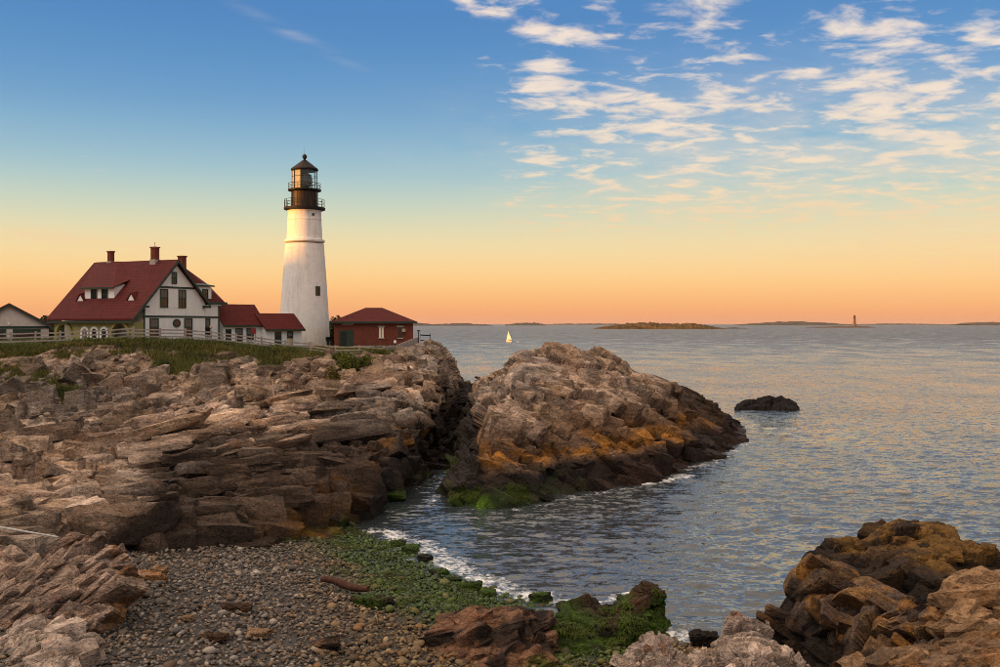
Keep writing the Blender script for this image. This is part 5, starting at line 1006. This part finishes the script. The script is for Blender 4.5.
# seaweed fronds draped over the stones at the water's edge and over the weed-covered rocks
xyw = scatter(30000, (330, 30), (650, 58)); gaw, _, glw, gzw = green_amt(xyw); kp = (gaw > .42)&(gzw > -.05)&(gzw < .75); kp &= fbm(np.concatenate([xyw*.7, gzw[:, None]*0], 1), 3, 68) > .02; xyw, gzw = xyw[kp][:4500], gzw[kp][:4500]
P0 = np.concatenate([xyw, gzw[:, None]+.06], 1); Vr = SURF[BROCK[1].name][0]; prr_ = SURF[BROCK[1].name][2]; q_ = Vr[(prr_ > .9)&(prr_ < 3.3)]; q_ = q_[fbm(q_*1.3, 3, 66) > .08]; P0 = np.concatenate([P0, q_[rg.integers(0, len(q_), 3200)]+np.array([0, 0, .10])])
Vi = SURF[islet.name][0]; li_ = Vi[:, 0]/Vi[:, 1]*F+500; qi = Vi[(Vi[:, 2] < .9)&(Vi[:, 2] > .05)&(li_ > 446)&(li_ < 530)&(Vi[:, 1] < 75)]; P0 = np.concatenate([P0, qi[rg.integers(0, len(qi), 5000)]+np.array([0, -.1, .25])])
nb = len(P0); th = rg.uniform(0, 6.283, nb); d = np.stack([np.cos(th), np.sin(th), np.zeros(nb)], 1); sd_ = np.stack([-d[:, 1], d[:, 0], np.zeros(nb)], 1); L = rg.uniform(.14, .36, (nb, 1)); wv2 = rg.uniform(.008, .02, (nb, 1)); upz = np.array([0, 0, 1.0])
A0 = P0-sd_*wv2; A1 = P0+sd_*wv2; B0 = P0+d*L*.5+upz*L*.08-sd_*wv2; B1 = P0+d*L*.5+upz*L*.08+sd_*wv2; C0 = P0+d*L-upz*L*.35
Vw = np.stack([A0, A1, B1, B0, C0], 1).reshape(-1, 3); kx_ = np.arange(nb)[:, None]*5; Fw = np.concatenate([kx_+np.array([[0, 1, 2]]), kx_+np.array([[0, 2, 3]]), kx_+np.array([[3, 2, 4]])])
link('seaweed', mesh_np('seaweed', Vw, Fw, False), WEED, kind='stuff', label='green seaweed draped over stones along the water', cat='seaweed')
# trees seen between garage and house, behind
for k, (u, D, z_, rx, rz) in enumerate([(44, 170, 9.0, 3.6, 4.2), (52, 182, 9.0, 3.8, 3.9), (37, 190, 9.0, 4, 3.6)]):
    bush('tree', atz(u, D, z_-.5), rx, rx*.8, rz*.95, 5200, .26, TREE, ['dark low tree just right of the garage roof', 'dark low tree close to the left end of the big house', 'dark low tree hidden mostly behind the garage roof'][k], 'tree', 420+k, 'trees between garage and house')

# ---------------------------------------------------------------- things lying about
p0 = onz(322, 583, 1.15); p1 = onz(368, 594, 1.0); m = MB(); prev = None
pts = [p0*(1-t)+p1*t+np.array([0, 0, .16+.05*math.sin(t*7)]) for t in np.linspace(0, 1, 9)]
for k in range(8): m.tube(pts[k], pts[k+1], .16-.012*abs(k-4), .16-.012*abs(k-3), 9)
lg = m.build('driftwood_log', LOGW, None, True, label='red-brown driftwood log lying across the pebbles', cat='log')
q0 = at(-25, 523, 35.6); q1 = at(58, 537, 36.2); lw = MB(); 
for k in range(6): a_, b_ = q0+(q1-q0)*k/6, q0+(q1-q0)*(k+1)/6; lw.tube(a_, b_, .055-.004*k, .055-.004*(k+1), 8)
lw.build('bleached_pole', plain('bleached_wood', (.55, .52, .48), .7, .3, 6), None, True, label='bleached white pole sticking out over the rocks at the left edge', cat='pole')
# tide pool on the beach
pc = onz(427, 640, .72); m = MB(); m.add([pc+np.array([.30*math.cos(t)*(1+.3*math.sin(3*t)), .95*math.sin(t)*(1+.2*math.cos(2*t)), .06]) for t in [2*math.pi*k/20 for k in range(20)]], [tuple(range(20))])
m.build('tide_pool', WATER, None, kind='structure')

# ---------------------------------------------------------------- far shore, islands, boats
def island(name, prof, D, depth, mt, label=None, cat='island', s=1, kind=None, rough=.25, base=None):
    """prof: [(u, v_top)] skyline; a mound of that outline with real depth"""
    us_ = np.linspace(prof[0][0], prof[-1][0], 120); vt = np.interp(us_, [q[0] for q in prof], [q[1] for q in prof]); x = (us_-500)/F*D; h = np.maximum(CZ-(vt-HV)/F*D, 0.0)*(.7 if D > 5000 else 1.0)
    h = h*(1+rough*fbm(np.stack([us_*.35, us_*0+s, us_*0], 1), 4, s)); rw_ = np.linspace(-1, 1, 13); Vv = []
    for t in rw_:
        f = math.sqrt(max(0, 1-t*t)); jit = 1+.25*fbm(np.stack([us_*.5, us_*0+t*3, us_*0+s], 1), 3, s+1); Vv.append(np.stack([x, np.full_like(x, D)+t*depth*.5, h*f*jit-1.0], 1))
    o = link(name, mesh_np(name, np.concatenate(Vv), grid_faces(13, 120), False), mt, None); tag(o, label, cat if not kind else None, None, kind); return o
island('island', [(593, 329), (598, 327.2), (606, 325.6), (622, 324.2), (640, 322.8), (655, 322.6), (672, 323.4), (690, 323.2), (704, 324.6), (716, 327), (722, 329)], 2250, 160, ISLEGRASS, 'low sunlit grassy island, the nearest on the horizon', s=5)
island('island', [(714, 328.5), (722, 327.6), (736, 327.2), (752, 328.4)], 2400, 60, ISLEROCK, 'thin bare reef trailing right from the nearest grassy island', s=6)
RL = 3000.0
island('reef', [(805, 327.8), (812, 326.8), (826, 326.4), (844, 325.9), (866, 326.2), (872, 327.6)], RL, 120, ISLEROCK, 'dark flat reef carrying the small distant lighthouse', s=7)
island('island', [(738, 324.4), (752, 322.6), (768, 321.4), (782, 320.2), (800, 320.0), (816, 321.0), (832, 322.6), (846, 324.3)], 7800, 700, FARLAND, 'far low hump of an island behind the distant lighthouse', s=8)
island('island', [(966, 324), (974, 321.4), (990, 320.8), (1004, 321.4), (1030, 321.8), (1080, 324)], 8200, 700, FARLAND, 'far low island at the right edge of the horizon', s=9)
island('island', [(505, 324), (512, 322.6), (524, 321.4), (536, 321.7), (544, 323.6)], 7200, 500, FARLAND, 'small dark island on the horizon above the sailing boat', s=10)
island('island', [(330, 322), (380, 321.6), (418, 321.6), (432, 323.2), (440, 323.3), (452, 322.4), (464, 321.8), (474, 323.0), (492, 324.2)], 6500, 500, FARLAND, 'long low wooded island reaching right from behind the brick building', s=11)
island('island', [(544, 324), (560, 323.0), (580, 322.9), (602, 322.8), (640, 323.6)], 12000, 500, FARLAND, 'faintest strip of land left of the grassy island', s=12)
island('island', [(846, 324), (880, 323.0), (920, 323.2), (945, 324)], 12500, 500, FARLAND, 'faint strip of land right of the distant lighthouse', s=13)
bush('tree', atz(336, 150, 7.5), 1.9, 1.9, 5.2, 4200, .24, TREE, 'dark low tree glimpsed between lighthouse and brick building', 'tree', 440)
kr = RL/F; rp = at(854.5, 326.5, RL); ro = empty('distant_lighthouse', rp, label='tiny distant grey lighthouse on a reef on the horizon', cat='lighthouse')
MB().lathe([(2.2*kr, -1), (2.1*kr, 1.2*kr), (1.45*kr, 2*kr), (1.1*kr, 8*kr), (1.5*kr, 8.2*kr), (1.5*kr, 8.6*kr)], 20).build('tower', plain('granite', (.13, .075, .055), .85, .2, .1), ro, True)
MB().lathe([(.8*kr, 8.6*kr), (.8*kr, 10.2*kr), (1.0*kr, 10.3*kr), (.15*kr, 11.6*kr)], 14).build('lantern', BLACK, ro, True)
SD = 615.0; ks = SD/F; sp = at(509, 342, SD); so = empty('sailing_boat', (sp[0], sp[1], 0), R(-38), label='small sailing boat with sunlit white sail on open water', cat='boat')
def hull(L, Bm, H, n=14):
    m = MB(); vs = []; 
    for k in range(n):
        t = k/(n-1)*2-1; w = Bm/2*math.sqrt(max(1-abs(t)**2.2, .02)); sh = H*(1+.25*t*t); x = t*L/2
        vs += [(x, -w, sh), (x, -w*.6, .0), (x, 0, -.25*H), (x, w*.6, .0), (x, w, sh)]
    fs = []
    for k in range(n-1):
        for j in range(4): fs.append((k*5+j, k*5+j+1, k*5+5+j+1, k*5+5+j))
        fs.append((k*5+4, k*5, k*5+5, k*5+9))
    return m.add(vs, fs)
hull(7.0*ks, 1.9*ks, 1.1*ks).build('hull', BOATW, so, True); MB().box(-1.2*ks, .6*ks, -.5*ks, .5*ks, 1.0*ks, 1.6*ks).build('cabin', BOATW, so, bevel=.1)
MB().tube((-1.4*ks, 0, 0), (-1.4*ks, 0, 11.2*ks), .10, .06, 8).build('mast', BOATW, so); MB().tube((-1.4*ks, 0, 2.0*ks), (3.0*ks, .2, 2.1*ks), .07, n=6).build('boom', BOATW, so)
def sail(a_, b_, c_, belly, name):
    m = MB(); n_ = 8; vs = []; fs = []; idx = {}
    A_, B_, C_ = Vector(a_), Vector(b_), Vector(c_)
    for i_ in range(n_+1):
        for j_ in range(n_+1-i_):
            s_, t_ = i_/n_, j_/n_; p_ = A_*(1-s_-t_)+B_*s_+C_*t_; p_ = p_+Vector((0, 1, 0))*belly*4*s_*(1-s_-t_)+Vector((0, 1, 0))*belly*3*s_*t_; idx[i_, j_] = len(vs); vs.append(p_)
    for i_ in range(n_):
        for j_ in range(n_-i_):
            fs.append((idx[i_, j_], idx[i_+1, j_], idx[i_, j_+1]))
            if (i_+1, j_+1) in idx: fs.append((idx[i_+1, j_], idx[i_+1, j_+1], idx[i_, j_+1]))
    ob = m.add(vs, fs).build(name, SAIL, so, True); md = ob.modifiers.new('thick', 'SOLIDIFY'); md.thickness = .03
sail((-1.3*ks, 0, 2.2*ks), (2.9*ks, .2, 2.3*ks), (-1.35*ks, 0, 11*ks), .35, 'mainsail'); sail((-3.4*ks, 0, 1.3*ks), (-1.5*ks, .1, 1.5*ks), (-1.45*ks, 0, 9.2*ks), .2, 'jib')
dp = at(518.5, 342.3, SD-8); do = empty('dinghy', (dp[0], dp[1], 0), R(8), label='tiny pale dinghy on the water right of the sailing boat', cat='boat'); hull(3.2*ks, 1.2*ks, .8*ks).build('hull', BOATW, do, True); MB().box(-.2*ks, .2*ks, -.5*ks, .5*ks, .4*ks, .6*ks).build('thwart', PALEWOOD, do)

# ---------------------------------------------------------------- wooded hill inland, to the left of the view: the low sun is setting behind it
nx, ny = 40, 150; hx = np.linspace(-760, -300, nx); hy = np.linspace(-520, 190, ny); XX, YY = np.meshgrid(hx, hy)
q = np.stack([XX.ravel()*.02, YY.ravel()*.02, XX.ravel()*0], 1)
crest = 42.6+2.5*fbm(q*np.array([0, 1.2, 0])+3, 3, 77); hz = crest*np.exp(-((XX.ravel()+420)/95)**2)*(1-sm(YY.ravel(), 90, 180))
trees = 6.5*np.abs(fbm(np.stack([XX.ravel()*.12, YY.ravel()*.12, XX.ravel()*0], 1), 3, 78))*sm(hz, 8, 20)
link('hill', mesh_np('hill', np.stack([XX.ravel(), YY.ravel(), hz+trees-1.5], 1), grid_faces(ny, nx), False), TREE, kind='structure')

# ---------------------------------------------------------------- sea air
hzm = bpy.data.materials.new('sea_air'); hzm.use_nodes = True; t = hzm.node_tree; t.nodes.clear(); o_ = N(t, 'ShaderNodeOutputMaterial'); pv = N(t, 'ShaderNodeVolumePrincipled'); pv.inputs['Color'].default_value = (.80, .82, .90, 1); pv.inputs['Density'].default_value = 2.0e-5; pv.inputs['Anisotropy'].default_value = .2; t.links.new(pv.outputs[0], o_.inputs['Volume'])
hb_ = MB().box(-12000, 12000, -900, 16000, -6, 75).build('haze', hzm, None, kind='stuff', label='thin sea haze over the bay', cat='haze')
